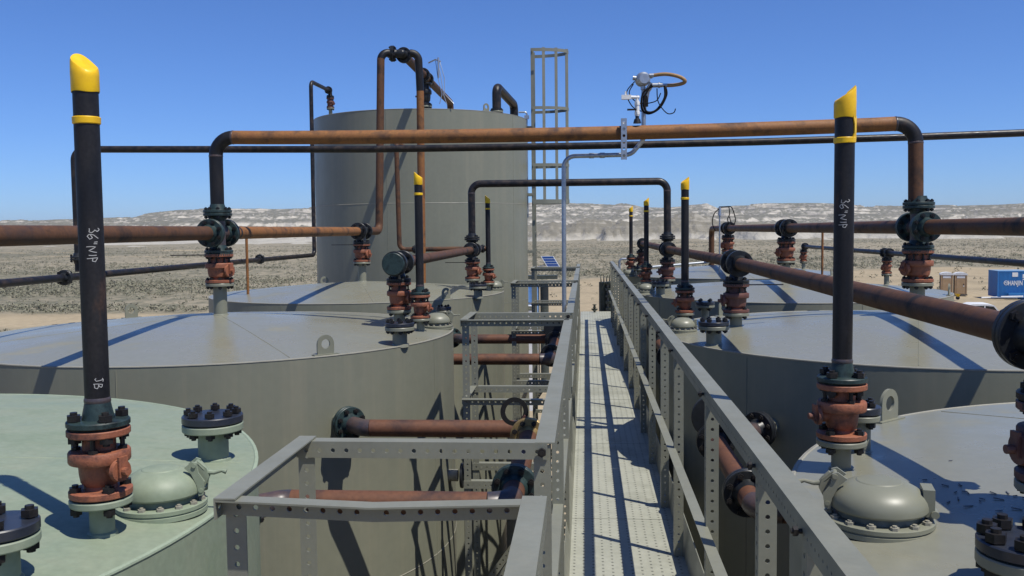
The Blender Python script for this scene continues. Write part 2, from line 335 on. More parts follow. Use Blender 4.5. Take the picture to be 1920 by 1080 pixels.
def hill_mat(name, white, grey, dark, cap, fringe=None):
    M = bpy.data.materials.new(name); M.use_nodes = True; n = M.node_tree.nodes; l = M.node_tree.links; b = n['Principled BSDF']
    b.inputs['Roughness'].default_value = .95; b.inputs['Specular IOR Level'].default_value = .1
    g = n.new('ShaderNodeNewGeometry'); s = n.new('ShaderNodeSeparateXYZ'); l.new(g.outputs[0], s.inputs[0])
    no = n.new('ShaderNodeTexNoise'); no.inputs['Scale'].default_value = .012; no.inputs['Detail'].default_value = 6; l.new(g.outputs[0], no.inputs[0])
    ad = n.new('ShaderNodeMath'); ad.operation = 'MULTIPLY_ADD'; ad.inputs[1].default_value = 9; l.new(no.outputs[0], ad.inputs[0]); l.new(s.outputs[2], ad.inputs[2])
    nv = n.new('ShaderNodeTexNoise'); nv.noise_dimensions = '1D'; nv.inputs['Scale'].default_value = .24; nv.inputs['Detail'].default_value = 3; l.new(ad.outputs[0], nv.inputs['W'])
    cr = n.new('ShaderNodeValToRGB'); e = cr.color_ramp.elements
    e[0].position = .40; e[0].color = (*dark, 1); e[1].position = .58; e[1].color = (*white, 1); x = e.new(.47); x.color = (*grey, 1)  # strata bands, contrast raised in the colour to stand in for relief shading
    l.new(nv.outputs[0], cr.inputs[0])
    # scrub and darker soil on the flat tops and benches
    sn = n.new('ShaderNodeSeparateXYZ'); l.new(g.outputs['Normal'], sn.inputs[0])
    n2 = n.new('ShaderNodeTexNoise'); n2.inputs['Scale'].default_value = .16; n2.inputs['Detail'].default_value = 5; l.new(g.outputs[0], n2.inputs[0])
    a2 = n.new('ShaderNodeMath'); a2.operation = 'MULTIPLY_ADD'; a2.inputs[1].default_value = .24; l.new(n2.outputs[0], a2.inputs[0]); l.new(sn.outputs[2], a2.inputs[2])
    mr = n.new('ShaderNodeMapRange'); mr.inputs[1].default_value = 1.0; mr.inputs[2].default_value = 1.10; l.new(a2.outputs[0], mr.inputs[0])
    mx = n.new('ShaderNodeMix'); mx.data_type = 'RGBA'; mx.inputs[7].default_value = (*cap, 1); l.new(mr.outputs[0], mx.inputs[0]); l.new(cr.outputs[0], mx.inputs[6])
    out = mx.outputs[2]
    if fringe:      # pale salt-washed clay round the foot of the mounds
        mf = n.new('ShaderNodeMapRange'); mf.inputs[1].default_value = 8.6; mf.inputs[2].default_value = 5.2; l.new(ad.outputs[0], mf.inputs[0])
        xf = n.new('ShaderNodeMix'); xf.data_type = 'RGBA'; xf.inputs[7].default_value = (*fringe, 1); l.new(mf.outputs[0], xf.inputs[0]); l.new(out, xf.inputs[6]); out = xf.outputs[2]
    l.new(out, b.inputs['Base Color'])
    bp = n.new('ShaderNodeBump'); bp.inputs['Strength'].default_value = .7; bp.inputs['Distance'].default_value = 1.4
    n3 = n.new('ShaderNodeTexNoise'); n3.inputs['Scale'].default_value = .4; n3.inputs['Detail'].default_value = 6; l.new(g.outputs[0], n3.inputs[0])
    l.new(n3.outputs[0], bp.inputs['Height']); l.new(bp.outputs[0], b.inputs['Normal'])
    MAT[name] = M
hill_mat('badland_white', (.44, .41, .35), (.33, .305, .26), (.20, .188, .162), (.15, .145, .118))
hill_mat('badland_grey', (.29, .27, .225), (.225, .208, .17), (.175, .16, .125), (.17, .157, .122), (.37, .35, .30))
def polar_hills(name, m, a0, a1, na, dists, hf):
    az = np.radians(np.linspace(a0, a1, na)); A, D = np.meshgrid(az, dists); X = np.sin(A) * D; Y = np.cos(A) * D
    Z = hf(np.degrees(A), D, X, Y)
    me = bpy.data.meshes.new(name); co = np.stack([X, Y, Z], -1).reshape(-1, 3); ny = len(dists)
    i = np.arange((ny - 1) * na).reshape(ny - 1, na)[:, :-1].ravel(); q = np.stack([i, i + 1, i + na + 1, i + na], 1)
    me.vertices.add(len(co)); me.vertices.foreach_set('co', co.ravel().astype(np.float32))
    me.loops.add(q.size); me.loops.foreach_set('vertex_index', q.ravel().astype(np.int32))
    me.polygons.add(len(q)); me.polygons.foreach_set('loop_start', np.arange(0, q.size, 4, dtype=np.int32))
    me.update(calc_edges=True); me.shade_smooth(); me.materials.append(MAT[m])
    o = bpy.data.objects.new(name, me); col.objects.link(o); o['kind'] = 'structure'; return o
def mesa(a, d, X, Y):
    # a = degrees right of the walkway's direction
    H = np.interp(a, [-60, -33, -29.5, -26.5, -25.6, -23.9, -20, -16, -8, -1.2, 2.5, 3.4, 5.2, 6.6, 7.3, 7.9, 8.8, 12.6, 18.4, 23.7, 40, 60],
                  [22, 23, 25, 27, 33, 38, 38, 38, 40, 42, 40, 34, 34, 36, 37, 31, 35, 34, 30, 30, 30, 30])
    H = H * 1.10 + (fbm(X / 45, Y / 45, 3, 21) - .5) * 3
    # spurs and gullies running down to the plain, cut into benches, under a flat cap
    wx = X + (fbm(X / 70, Y / 70, 3, 33) - .5) * 60; wy = Y + (fbm(X / 70, Y / 70, 3, 35) - .5) * 60
    spur = fbm(wx / 150, wy / 260, 5, 31, True); gul = fbm(wx / 40, wy / 75, 5, 37, True); fine = fbm(wx / 11, wy / 18, 4, 41, True)
    r = np.clip((d - 780 - (.62 - spur) * -520 - (gul - .6) * 150) / 620, 0, 1)
    st = np.interp(r, [0, .10, .16, .30, .36, .52, .58, .74, .80, .93, .97, 1], [0, .09, .20, .26, .40, .47, .60, .67, .80, .90, 1, 1])
    lump = (spur - .55) * 13 * np.clip(r * 4, 0, 1) * np.clip((1 - r) * 2.2, 0, 1)
    cut = ((gul - .55) * 10 + (fine - .5) * 5.5) * np.clip(r * 10, 0, 1) * np.clip((1 - st) * 7, .12, 1)
    return -3 + (H + 3) * st + np.minimum(lump + cut, np.maximum(0, (H + 3) * (1 - st)))
polar_hills('far_hills', 'badland_white', -58, 52, 1500, np.linspace(690, 1560, 230), mesa)
def mounds(a, d, X, Y):
    env = np.interp(a, [-60, -30, -12, -7, -3, 1, 4, 6.5, 8, 11, 15, 22, 30, 55], [.06, .08, .12, .25, .7, 1, .8, 1.1, .7, .55, .4, .35, .3, .3])
    b = fbm(X / 120, Y / 120, 3, 52); gul = fbm(X / 24, Y / 60, 5, 61, True)
    t = np.clip((d - 520 - (gul - .6) * 110 - (b - .5) * 110) / 190, 0, 1); back = np.clip((860 - d) / 150, 0, 1)
    return -2.5 + (2.2 + 15.5 * env * (.55 + .8 * b)) * (t ** .8) * (1.6 - .6 * t) * np.minimum(1, back + .2) - (gul - .5) * (2 + 4.5 * env) * np.clip(t * 5, 0, 1)
polar_hills('near_hills', 'badland_grey', -58, 52, 1300, np.linspace(455, 900, 110), mounds)

def scrub():
    N = 40000; pts = []
    d = np.exp(rng.uniform(math.log(40), math.log(470), N * 2)); a = np.radians(rng.uniform(-42, 36, N * 2))
    x = np.sin(a) * d; y = np.cos(a) * d
    dens = np.clip(fbm(x / 34, y / 13, 4, 77) * 3.4 - 1.25, .06, 1)
    keep = (rng.random(N * 2) < dens) & (sand(x, y) < rng.uniform(.02, .9, N * 2) ** 3)
    keep |= (rng.random(N * 2) < .035) & (y > 92)      # a few bushes dotted over the bare pad
    keep &= ~((np.abs(x) < 14) & (y < 40)) & ~((x > 33) & (x < 46) & (y > 86) & (y < 99))
    x, y = x[keep], y[keep]; n = len(x); K = 12
    z = ground_z(x, y); s = rng.uniform(.20, .50, n) * (1 + .35 * (rng.random(n) < .12))
    # every bush: a tuft of small leafy blades spread through a low dome
    u = rng.random((n, K)) * 2 * np.pi; el = np.arccos(rng.random((n, K)) * .95 + .04); rr = rng.uniform(.45, 1, (n, K))
    cx = x[:, None] + np.cos(u) * np.sin(el) * rr * s[:, None]; cy = y[:, None] + np.sin(u) * np.sin(el) * rr * s[:, None]
    cz = z[:, None] + np.cos(el) * rr * s[:, None] * .85 + .06
    c = np.stack([cx, cy, cz], -1).reshape(-1, 1, 3)
    h = (np.repeat(s, K) * .36).reshape(-1, 1, 1)
    tri = rng.normal(0, 1, (n * K, 3, 3)); tri /= np.linalg.norm(tri, axis=2, keepdims=True) + 1e-6
    co = (c + tri * h * np.array([1, 1, .8])).reshape(-1, 3)
    me = bpy.data.meshes.new('sagebrush'); me.vertices.add(len(co)); me.vertices.foreach_set('co', co.ravel().astype(np.float32))
    me.loops.add(len(co)); me.loops.foreach_set('vertex_index', np.arange(len(co), dtype=np.int32))
    me.polygons.add(len(co) // 3); me.polygons.foreach_set('loop_start', np.arange(0, len(co), 3, dtype=np.int32))
    me.update(calc_edges=True); me.materials.append(MAT['sage'])
    o = bpy.data.objects.new('sagebrush', me); col.objects.link(o); o['kind'] = 'stuff'
    tag(o, 'grey green sagebrush covering the flat desert behind the tanks', 'sagebrush')
scrub()

# the dry air between here and the cliffs
hz = MB().box(-5100, 5100, -1600, 6100, -9, 62).build('haze', None, kind='stuff'); tag(hz, 'thin pale haze over the desert', 'haze')
M = bpy.data.materials.new('haze'); M.use_nodes = True; n_ = M.node_tree.nodes; n_.clear()
pv = n_.new('ShaderNodeVolumePrincipled'); pv.inputs['Color'].default_value = (.80, .90, 1, 1); pv.inputs['Density'].default_value = .95e-4; pv.inputs['Anisotropy'].default_value = .2
mo = n_.new('ShaderNodeOutputMaterial'); M.node_tree.links.new(pv.outputs[0], mo.inputs['Volume']); hz.data.materials.append(M)

# ---------------------------------------------------------------- tanks
RAD = 1.83; RIM = -.782; RISE = .142
def zroof(t, x, y):
    r = math.hypot(x - t['c'][0], y - t['c'][1]); return t['rim'] + t['rise'] * (1 - (r / RAD) ** 1.25)
def lug(t, ang, parent):
    """lifting eye standing on the rim, its plate facing outwards"""
    n = Vector((math.cos(ang), math.sin(ang), 0)); tv = Vector((-n.y, n.x, 0)); o = n * (RAD - .035) + Vector((0, 0, t['rim'] + EYE))
    w, h, hr = .058, .075, .030; b = MB(); nn = 20
    def outer(a):
        # square foot, round head
        c, s = math.cos(a), math.sin(a)
        if s >= 0: return (w * c, h + w * s)
        k = min(w / abs(c) if abs(c) > 1e-6 else 9, (h + .0) / abs(s)); return (c * k, h + s * k)
    vs = []; fs = []
    for z in (-.006, .006):
        for i in range(nn):
            a = 2 * math.pi * i / nn; q = outer(a); vs.append(o + tv * q[0] + Vector((0, 0, q[1])) + n * z)
        for i in range(nn):
            a = 2 * math.pi * i / nn; vs.append(o + tv * hr * math.cos(a) + Vector((0, 0, h + hr * math.sin(a))) + n * z)
    for i in range(nn):
        j = (i + 1) % nn
        fs += [(i, nn + i, nn + j, j), (2 * nn + i, 2 * nn + j, 3 * nn + j, 3 * nn + i), (i, j, 2 * nn + j, 2 * nn + i), (nn + i, 3 * nn + i, 3 * nn + j, nn + j)]
    b.add(vs, fs); b.obox(o + Vector((0, 0, .004)), tv * .085, n * .022, (0, 0, .008)); b.build('lifting_lug', t['m'], parent)
def tank(label, cx, cy, rim=RIM, rise=RISE, m='tank_paint', rm='roof_paint', bead='bead', lugs=(), girths=(-2.35, -4.0, -5.5), seam0=.3):
    T = thing('storage_tank', label, 'tank', (cx, cy, 0), 'round steel storage tanks'); t = dict(o=T, c=(cx, cy), rim=rim, rise=rise, m=m)
    zr = rim + EYE; n = 128
    MB().lathe([(RAD, 0), (RAD, zr)], n, cap=False).build('shell', m, T)
    prof = [(RAD - .004, zr + .002)] + [(RAD * (1 - k / 10), zr + .002 + rise * (1 - (1 - k / 10) ** 1.25)) for k in range(1, 10)] + [(.02, zr + .002 + rise)]
    MB().lathe(prof, n).build('roof', rm, T, ang=50)
    MB().lathe([(RAD + .001, zr - .005), (RAD + .003, zr - .001), (RAD + .002, zr + .004), (RAD - .008, zr + .006), (RAD - .012, zr + .003)], n, cap=False).build('rim_weld', bead, T)
    for g in girths:
        g0 = g + EYE; MB().lathe([(RAD - .001, g0 - .006), (RAD + .003, g0), (RAD - .001, g0 + .006)], n, cap=False).build('girth_weld', bead if g == girths[0] else m, T)
    for k in range(4):                        # roof plates meet along raised welds
        a = seam0 + k * math.pi / 2; d = Vector((math.cos(a), math.sin(a), 0)); b = MB()
        pts = [d * rr + Vector((0, 0, zr + rise * (1 - (rr / RAD) ** 1.25) + .002)) for rr in (.15, .5, .9, 1.3, 1.78)]
        b.tube(pts, .0022, 6).build('roof_seam', 'seam' if rm == 'roof_paint' else rm, T)
    for k in range(5):                        # upright plate joints
        a = seam0 + .7 + k * 1.2566; x, y = RAD * math.cos(a), RAD * math.sin(a)
        MB().tube([(x, y, .1), (x, y, zr - .02)], .0035, 6).build('shell_seam', m, T)
    for a in lugs: lug(t, a, T)
    return t
def nozzle(t, x, y, ztop, z, m=None):
    """pipe stub with a flange on top, welded to the roof; returns the part"""
    T = t['o']; lx, ly = x - t['c'][0], y - t['c'][1]; zb = zroof(t, x, y) + EYE - .02; zt = ztop + EYE; r = z['od'] / 2
    b = MB().lathe([(r, zb), (r, zt - z['ft'] - .001), (z['fr'] - .002, zt - z['ft']), (z['fr'], zt - z['ft'] + .003), (z['fr'], zt - .003), (z['fr'] - .002, zt), (r * .5, zt)], 36, (lx, ly, 0))
    b.lathe([(r + .010, zb + .008), (r + .006, zb + .026), (r, zb + .03)], 28, (lx, ly, 0), cap=False)
    return b.build('nozzle', m or t['m'], T)
def blind(t, x, y, h=.125, z=None, nb=8, m='blind_blue', mat_n=None):
    z = z or dict(od=.100, fr=.100, ft=.024, nb=8, bd=.017); zt = zroof(t, x, y) + h
    nz = nozzle(t, x, y, zt, z, mat_n); lx, ly = x - t['c'][0], y - t['c'][1]; zz = zt + EYE; f = z['fr']
    MB().lathe([(f - .012, zz + .0005), (f - .012, zz + .004)], 32, (lx, ly, 0)).build('gasket', 'bolt_black', nz)
    MB().lathe([(f - .003, zz + .004), (f, zz + .007), (f, zz + .026), (f - .003, zz + .029)], 40, (lx, ly, 0)).build('blind_flange', m, nz)
    bolts(nz, (lx, ly, zz + .004), (0, 0, 1), f - .022, nb, .056, z['bd'], .35)
L1 = tank('pale green round tank at the near left, lower left corner', -2.86, 2.5, m='green_paint', rm='green_paint', bead='green_bead')
L2 = tank('grey round tank behind the pale green one, lifting eye on its front rim', -2.86, 7.05, lugs=(R(-47), R(137)), seam0=-.95)
L3 = tank('low grey round tank just in front of the tall tank', -2.86, 11.65, lugs=(R(-44), R(120)), seam0=-1.25)
R1 = tank('grey round tank at the near right, scratched roof, lower right corner', 2.40, 2.45, lugs=(R(132),), seam0=.55)
R2 = tank('grey round tank second from the camera on the right of the walkway', 2.40, 6.95, lugs=(R(132),), seam0=-1.9)
R3 = tank('grey round tank third from the camera on the right of the walkway', 2.40, 11.44, lugs=(R(-28),), seam0=-.8)
R4 = tank('farthest grey round tank on the right, at the walkway end', 2.40, 16.03, lugs=(R(-36),), seam0=-1.5)
TT = tank('tall grey round tank towering behind the left row, ladder cage on its side', -2.83, 16.2, rim=1.87, rise=.10, lugs=(R(-45),), girths=(.42, -1.2, -2.8), seam0=-2.4)

# ---------------------------------------------------------------- valves
def valve(label, x, y, e0, L, size, stem, m='valve_primer', lever=None, grp='red flanged ball valves', bname='ball_valve'):
    """flanged ball valve standing on e0 (its lower face), body length L; stem = compass angle its spindle points to"""
    z = SZ[size]; f, t, r, q = z['fr'], z['ft'], z['od'] / 2, z['fr'] / .076
    T = thing(bname, label, 'valve', V(x, y, e0), grp)
    k = L / .178
    P = [(f - .002, .003), (f, .005), (f, t), (f - .003, t + .002), (r * 1.35, t + .003), (r * 1.3, .030 * k), (r * 1.55, .040 * k), (r * 1.66, .062 * k), (r * 1.70, .088 * k),
         (f * .95, .089 * k), (f * .98, .093 * k), (f * .98, .115 * k), (f * .95, .119 * k), (r * 1.35, .122 * k), (r * 1.32, L - t - .004), (f - .003, L - t - .003), (f, L - t), (f, L - .005), (f - .002, L - .003)]
    MB().lathe(P, 40).build('body', m, T)
    for e in (.0005, L - .003): MB().lathe([(f - .009, e), (f - .009, e + .0026)], 32).build('gasket', 'bolt_black', T)
    rc = (f + r) / 2 + .008
    bolts(T, (0, 0, -.002 + 0), (0, 0, 1), rc, z['nb'], 2 * t + .006, z['bd'], .5)
    bolts(T, (0, 0, (.122 * k + L - t) / 2), (0, 0, 1), f * .74, z['nb'], L - t - .135 * k if L - t - .135 * k > .012 else .012, z['bd'] * .8, .15, name='body_bolt')
    # spindle boss, gland plate and square spindle
    d = Vector((math.cos(stem), math.sin(stem), 0)); zc = .074 * k; tv = Vector((-d.y, d.x, 0))
    b = MB().cyl(d * r * 1.2 + Vector((0, 0, zc)), d * (f * .96) + Vector((0, 0, zc)), r * .62, n=20)
    b.cyl(d * (f * .96) + Vector((0, 0, zc)), d * (f * 1.10) + Vector((0, 0, zc)), r * .98, r * .9, n=20)
    b.build('bonnet', m, T)
    b = MB().obox(d * (f * 1.15) + Vector((0, 0, zc + .010 * q)), tv * .013 * q, d * .004 * q, (0, 0, .026 * q))
    b.cyl(d * (f * 1.1) + Vector((0, 0, zc)), d * (f * 1.42) + Vector((0, 0, zc)), .0095 * q, n=10)
    b.build('spindle', m, T)
    if lever is not None:
        e = Vector((math.cos(lever), math.sin(lever), 0)); s = d * (f * 1.25) + Vector((0, 0, zc + .0))
        MB().obox(Vector((0, 0, L - .012)) + e * (f + .085 * q), e * .11 * q, Vector((-e.y, e.x, 0)) * .010, (0, 0, .004)).build('lever', 'bolt_black', T)
    return T
def stack(t, x, y, etop, L, size, label, stem, lever=None, m='valve_primer'):
    """nozzle on the roof plus the valve standing on it; etop = top face of the valve"""
    nozzle(t, x, y, etop - L - .002, SZ[size]); valve(label, x, y, etop - L, L, size, stem, m, lever)

# ---------------------------------------------------------------- writing chalked on the vent pipes
ST36 = [[(0, .92), (.22, 1), (.42, .8), (.18, .55), (.5, .35), (.32, .03), (.02, .12)], [(1.0, 1), (.74, .62), (.66, .2), (.88, 0), (1.12, .2), (.98, .45), (.72, .3)],
        [(1.42, 1.05), (1.40, .72)], [(1.62, 1.05), (1.60, .72)], [(1.85, -.05), (1.92, .75), (2.28, .12), (2.38, .85)], [(2.66, .02), (2.70, .72)], [(2.98, -.25), (3.02, .75), (3.36, .66), (3.32, .38), (3.02, .3)]]
STJB = [[(0, .9), (.5, 1)], [(.25, .95), (.3, .1), (.1, -.05), (-.05, .2)], [(.75, -.1), (.8, 1), (1.15, .85), (1.05, .58), (.82, .52), (1.3, .4), (1.2, .02), (.76, 0)]]
def chalk(parent, strokes, r, ztop, hgt, phi, wd=.0022):
    """strokes run down the pipe, letter tops to the right; phi = bearing of the face written on"""
    b = MB()
    for st in strokes:
        P = []
        for (a0, b0), (a1, b1) in zip(st, st[1:]):
            for i in range(5): P.append((a0 + (a1 - a0) * i / 5, b0 + (b1 - b0) * i / 5))
        P.append(st[-1]); L = []
        P = [(a + .05 * math.sin(5 * a + 3 * c), c + .10 * math.sin(2.3 * a + 1) + .06 * math.sin(7 * a)) for a, c in P]
        for i, (a, c) in enumerate(P):
            q0 = P[max(i - 1, 0)]; q1 = P[min(i + 1, len(P) - 1)]; d = Vector((q1[0] - q0[0], q1[1] - q0[1])); d.normalize()
            L.append((a, c, -d.y, d.x))
        vs = []
        for a, c, nx, ny in L:
            for s in (-1, 1):
                aa = a * hgt + nx * wd * s / 2; cc = (c - .5) * hgt + ny * wd * s / 2; an = phi + cc / r
                vs.append((math.cos(an) * (r + .0008), math.sin(an) * (r + .0008), ztop - aa))
        b.add(vs, [(2 * i, 2 * i + 1, 2 * i + 3, 2 * i + 2) for i in range(len(L) - 1)])
    b.build('chalk_writing', 'chalk', parent)
def vent(label, x, y, e0, H, dx, peak, write=None, strap=False, drop=.072, cut=.05):
    """open vent pipe with a yellow plastic cap; e0 = flange face, H = height above it, dx = lean at the top"""
    z = SZ['2']; T = thing('vent_pipe', label, 'vent pipe', V(x, y, e0), 'vent pipes with yellow caps'); T.rotation_euler = (0, math.atan2(dx, H), 0)
    wn(T, (0, 0, 0), (0, 0, 1), z, 'flange_green', .045); bolts(T, (0, 0, 0), (0, 0, 1), .058, 4, 2 * z['ft'] + .004, .018, .5)
    r = z['od'] / 2; weld(T, (0, 0, .066), (0, 0, 1), .0603, 'scale_blue')
    lo = H - .054                              # mitred top: low side at lo, peak at H
    MB().cyl((0, 0, .055), (0, 0, lo - .01), r, n=32).build('pipe', 'black_pipe', T)
    n = 36; pk = Vector((math.cos(peak), math.sin(peak))); rc = r + .003; zc0 = H - .100
    def rg(rad, z0, rise=0, wob=0):
        out = []
        for i in range(n):
            a = 2 * math.pi * i / n; c = math.cos(a) * pk.x + math.sin(a) * pk.y; sn = -math.sin(a) * pk.x + math.cos(a) * pk.y
            out.append((rad * math.cos(a), rad * math.sin(a), z0 + rise * (.5 + .5 * c * rad / rc) - .010 * wob * sn * sn + .0015 * math.sin(3 * a + 1)))
        return out
    rings = [rg(rc - .001, zc0), rg(rc, zc0 + .003), rg(rc, lo - .010), rg(rc * 1.012, lo - .004, .003), rg(rc * .985, lo, .046, .3), rg(rc * .93, lo + .004, .050, .4), rg(rc * .6, lo + .003, .050, .6), rg(rc * .2, lo + .002, .050, .3)]
    vs = sum(rings, []); fs = [(j * n + i, j * n + (i + 1) % n, (j + 1) * n + (i + 1) % n, (j + 1) * n + i) for j in range(len(rings) - 1) for i in range(n)]
    fs.append(tuple((len(rings) - 1) * n + i for i in range(n))); MB().add(vs, fs).build('yellow_cap', 'yellow_plastic', T, ang=40)
    zb = H - .178
    MB().lathe([(rc - .002, zb), (rc, zb + .002), (rc + .0005, zb + .016), (rc - .001, zb + .018)], 32, cap=True).build('yellow_band', 'yellow_plastic', T)
    if strap:
        a0 = R(-35); vs = []
        for i, zz in enumerate((zb + .012, zb + .03, zc0 - .022, zc0 + .004)):
            wd = (.5, .22, .2, .42)[i]
            for rr_ in (r + .0005, rc + .0012):
                for s in (-1, 1): an = a0 + s * wd; vs.append((rr_ * math.cos(an), rr_ * math.sin(an), zz))
        fs = []
        for j in range(3):
            k = 4 * j; fs += [(k + 2, k + 3, k + 7, k + 6), (k, k + 4, k + 5, k + 1), (k, k + 2, k + 6, k + 4), (k + 1, k + 5, k + 7, k + 3)]
        MB().add(vs, fs).build('cap_strap', 'yellow_plastic', T)
    if write:
        for st, zt, hg, wd in write: chalk(T, st, r, zt, hg, math.atan2(-y, -x) + (.12 if x < 0 else .0), wd)
    return T
FH = .178
for t, x, y, top, dx, pk, lab, stem, side, wr, strap in (
    (L1, -1.232, 2.25, .448, 0, R(150), 'pale green tank', R(-25), 'chalked with writing', [(ST36, .50, .025, .0019), (STJB, .125, .019, .0017)], False),
    (L2, -1.245, 6.95, .438, 0, R(180), 'second left tank', R(-20), 'before the tall tank', None, False),
    (L3, -1.21, 11.6, .425, 0, R(180), 'third left tank', R(-20), 'beside the low bridge', None, False),
    (R1, .800, 2.98, .430, .0, R(0), 'near right tank', R(190), 'chalked with writing', [(ST36, .57, .026, .0020)], True),
    (R2, .776, 7.40, .392, 0, R(20), 'second right tank', R(190), 'right of the handrail', None, False),
    (R3, .750, 11.65, .372, 0, R(0), 'third right tank', R(190), 'second last in row', None, False),
    (R4, .752, 15.6, .365, 0, R(0), 'farthest right tank', R(190), 'last in row', None, False)):
    zr = zroof(t, x, y); et = zr + .10 + FH
    stack(t, x, y, et, FH, '2', 'red ball valve under the yellow capped vent pipe of the ' + lab, stem)
    vent('black yellow capped vent pipe on the %s, %s' % (lab, side), x, y, et + .001, top - et, dx, pk, wr, strap)

# ---------------------------------------------------------------- thief hatches
def hatch(t, x, y, rz, label, m='tank_paint', k=1.03):
    T = thing('gauge_hatch', label, 'hatch', V(x, y, zroof(t, x, y) - .004), 'domed gauge hatches on the tank roofs', rz)
    T.rotation_euler = (0, 0, rz); T.scale = (k, k, min(k, 1))
    MB().lathe([(.118, .0), (.118, .012), (.114, .014), (.114, .016), (.118, .018), (.118, .028), (.114, .030), (.086, .031), (.080, .060), (.084, .066)], 44).build('base_flange', m, T)
    bolts(T, (0, 0, .022), (0, 0, 1), .105, 14, .014, .010, .5, 'bead' if m == 'tank_paint' else 'bead')
    MB().lathe([(.090, .050), (.101, .051), (.104, .056), (.104, .066), (.1015, .078), (.095, .091), (.084, .103), (.068, .113), (.054, .119), (.050, .1195), (.047, .122), (.028, .125), (.004, .126)], 44).build('lid', m, T, ang=25)
    MB().ring((0, 0, .062), (0, 0, 1), .093, .084, .010).build('seal', 'rubber', T)
    # toward local +x: latch with a curved lever; opposite: hinge
    b = MB(); poly = [(.068, .126), (.088, .142), (.100, .138), (.104, .112), (.120, .086), (.116, .050), (.104, .046), (.100, .075), (.086, .108)]
    for s in (-.024, .024): b.prism(poly, (0, s, 0), (1, 0, 0), (0, 0, 1), (0, 1, 0), .008)
    b.cyl((.094, -.032, .132), (.094, .032, .132), .006, n=10); b.cyl((.110, -.030, .062), (.110, .030, .062), .006, n=10)
    b.build('latch_bracket', m, T)
    b = MB(); pts = [(.100, 0, .132), (.114, 0, .116), (.124, 0, .106), (.140, 0, .104), (.160, 0, .109), (.172, 0, .105)]
    b.tube(pts, [.010, .010, .008, .006, .005, .007], 10); b.prism([(.098, .140), (.122, .118), (.128, .094), (.112, .060), (.100, .080)], (0, 0, 0), (1, 0, 0), (0, 0, 1), (0, 1, 0), .018)
    b.build('lever', m, T)
    b = MB(); b.obox((-.100, 0, .078), (.012, 0, 0), (0, .030, 0), (0, 0, .034)); b.cyl((-.112, -.036, .052), (-.112, .036, .052), .009, n=12); b.build('hinge', m, T)
hatch(L1, -1.178, 2.47, R(10), 'pale green domed hatch with lever on the pale green tank', 'green_paint')
hatch(L2, -1.165, 7.24, R(8), 'grey domed hatch on the second left tank, beside its red vent valve')
hatch(L3, -1.155, 11.75, R(8), 'small looking grey domed hatch at the rim of the third left tank')
hatch(R1, .742, 2.41, R(168), 'large looking glossy grey domed hatch on the near right tank', k=1.14)
hatch(R2, .712, 6.92, R(172), 'grey domed hatch on the second right tank in front of its vent', k=.88)
hatch(R3, .715, 11.2, R(172), 'grey domed hatch on the third right tank in front of its vent', k=.88)
hatch(R4, .715, 15.25, R(172), 'farthest grey domed hatch at the end of the right row', k=.88)

# ---------------------------------------------------------------- spare nozzles with black covers
blind(L1, -1.262, 3.04); blind(L1, -1.30, 1.93, .105, dict(od=.089, fr=.088, ft=.022, nb=4, bd=.02), 4)
blind(L2, -1.262, 6.24); blind(L3, -1.245, 10.75); blind(R1, .905, 1.96, .08, dict(od=.089, fr=.1, ft=.026, nb=8, bd=.022), 8)
blind(R1, .925, 3.20, .13, dict(od=.06, fr=.062, ft=.02, nb=4, bd=.016), 4); blind(R2, .838, 6.20); blind(R2, .96, 7.62, .13, SZ['2'], 4)
blind(R3, .85, 10.75); blind(R4, .86, 15.1); blind(L2, -1.14, 7.42, .13, SZ['1'], 4)

# ---------------------------------------------------------------- header along the tank centres, left
Z4, Z3, Z2 = SZ['4'], SZ['3'], SZ['2']
def cross4(T, o, z, dirs, m='flange_green', reach=.155, od=None):
    """tee or cross fitting: a stub and a bolted joint in each direction of the list"""
    b = MB(); od = od or z['od']
    for d in dirs: b.cyl((0, 0, 0), Vector(d) * (reach - z['ft']), od / 2 * 1.06, n=28)
    b.lathe([(od * .53 * math.cos(a), od * .53 * math.sin(a)) for a in [R(k) for k in range(-80, 81, 20)]], 24)
    ob = b.build('tee', 'scale_blue' if m == 'flange_green' else m, T); ob.location = o
    for d in dirs: joint(T, Vector(o) + Vector(d) * reach, d, z, m)
U, D, F, B, PX, MX = (0, 0, 1), (0, 0, -1), (0, 1, 0), (0, -1, 0), (1, 0, 0), (-1, 0, 0)
XL, XR = -2.835, 2.40
H = thing('header_pipe', 'rusty header pipe along the left tanks, running into the tall riser', 'pipe', V(XL, 1, -.005))
def loc(T): return lambda x, y, e: V(x, y, e) - T.location
g = loc(H)
pipe(H, [g(XL, 1.2, -.005), g(XL, 6.86, -.005)], Z4['od'], 'rust_brown')
pipe(H, [g(XL, 7.22, -.005), g(XL + .01, 11.5, -.005)], Z4['od'], 'rust_orange')
MB().ring(g(XL, 7.42, -.005), F, Z4['od'] / 2 + .002, Z4['od'] / 2 - .01, .03).build('clamp_band', 'black_line', H)
cross4(H, g(XL, 7.05, -.005), Z4, [F, B, D, U]); cross4(H, g(XL + .01, 11.65, -.005), Z4, [F, B, D], 'flange_black')
a = fillet([g(XL + .01, 11.82, -.005), g(XL + .05, 12.5, -.005), g(XL + .10, 12.6, 2.40), g(XL + .27, 12.7, 2.40)], .11)
k = len(a) // 2
pipe(H, a[:10], Z4['od'], 'rust_brown', 'elbow'); pipe(H, a[9:12], Z4['od'] * .99, 'rust_brown'); pipe(H, a[11:], Z4['od'] * 1.005, 'black_pipe', 'elbow')
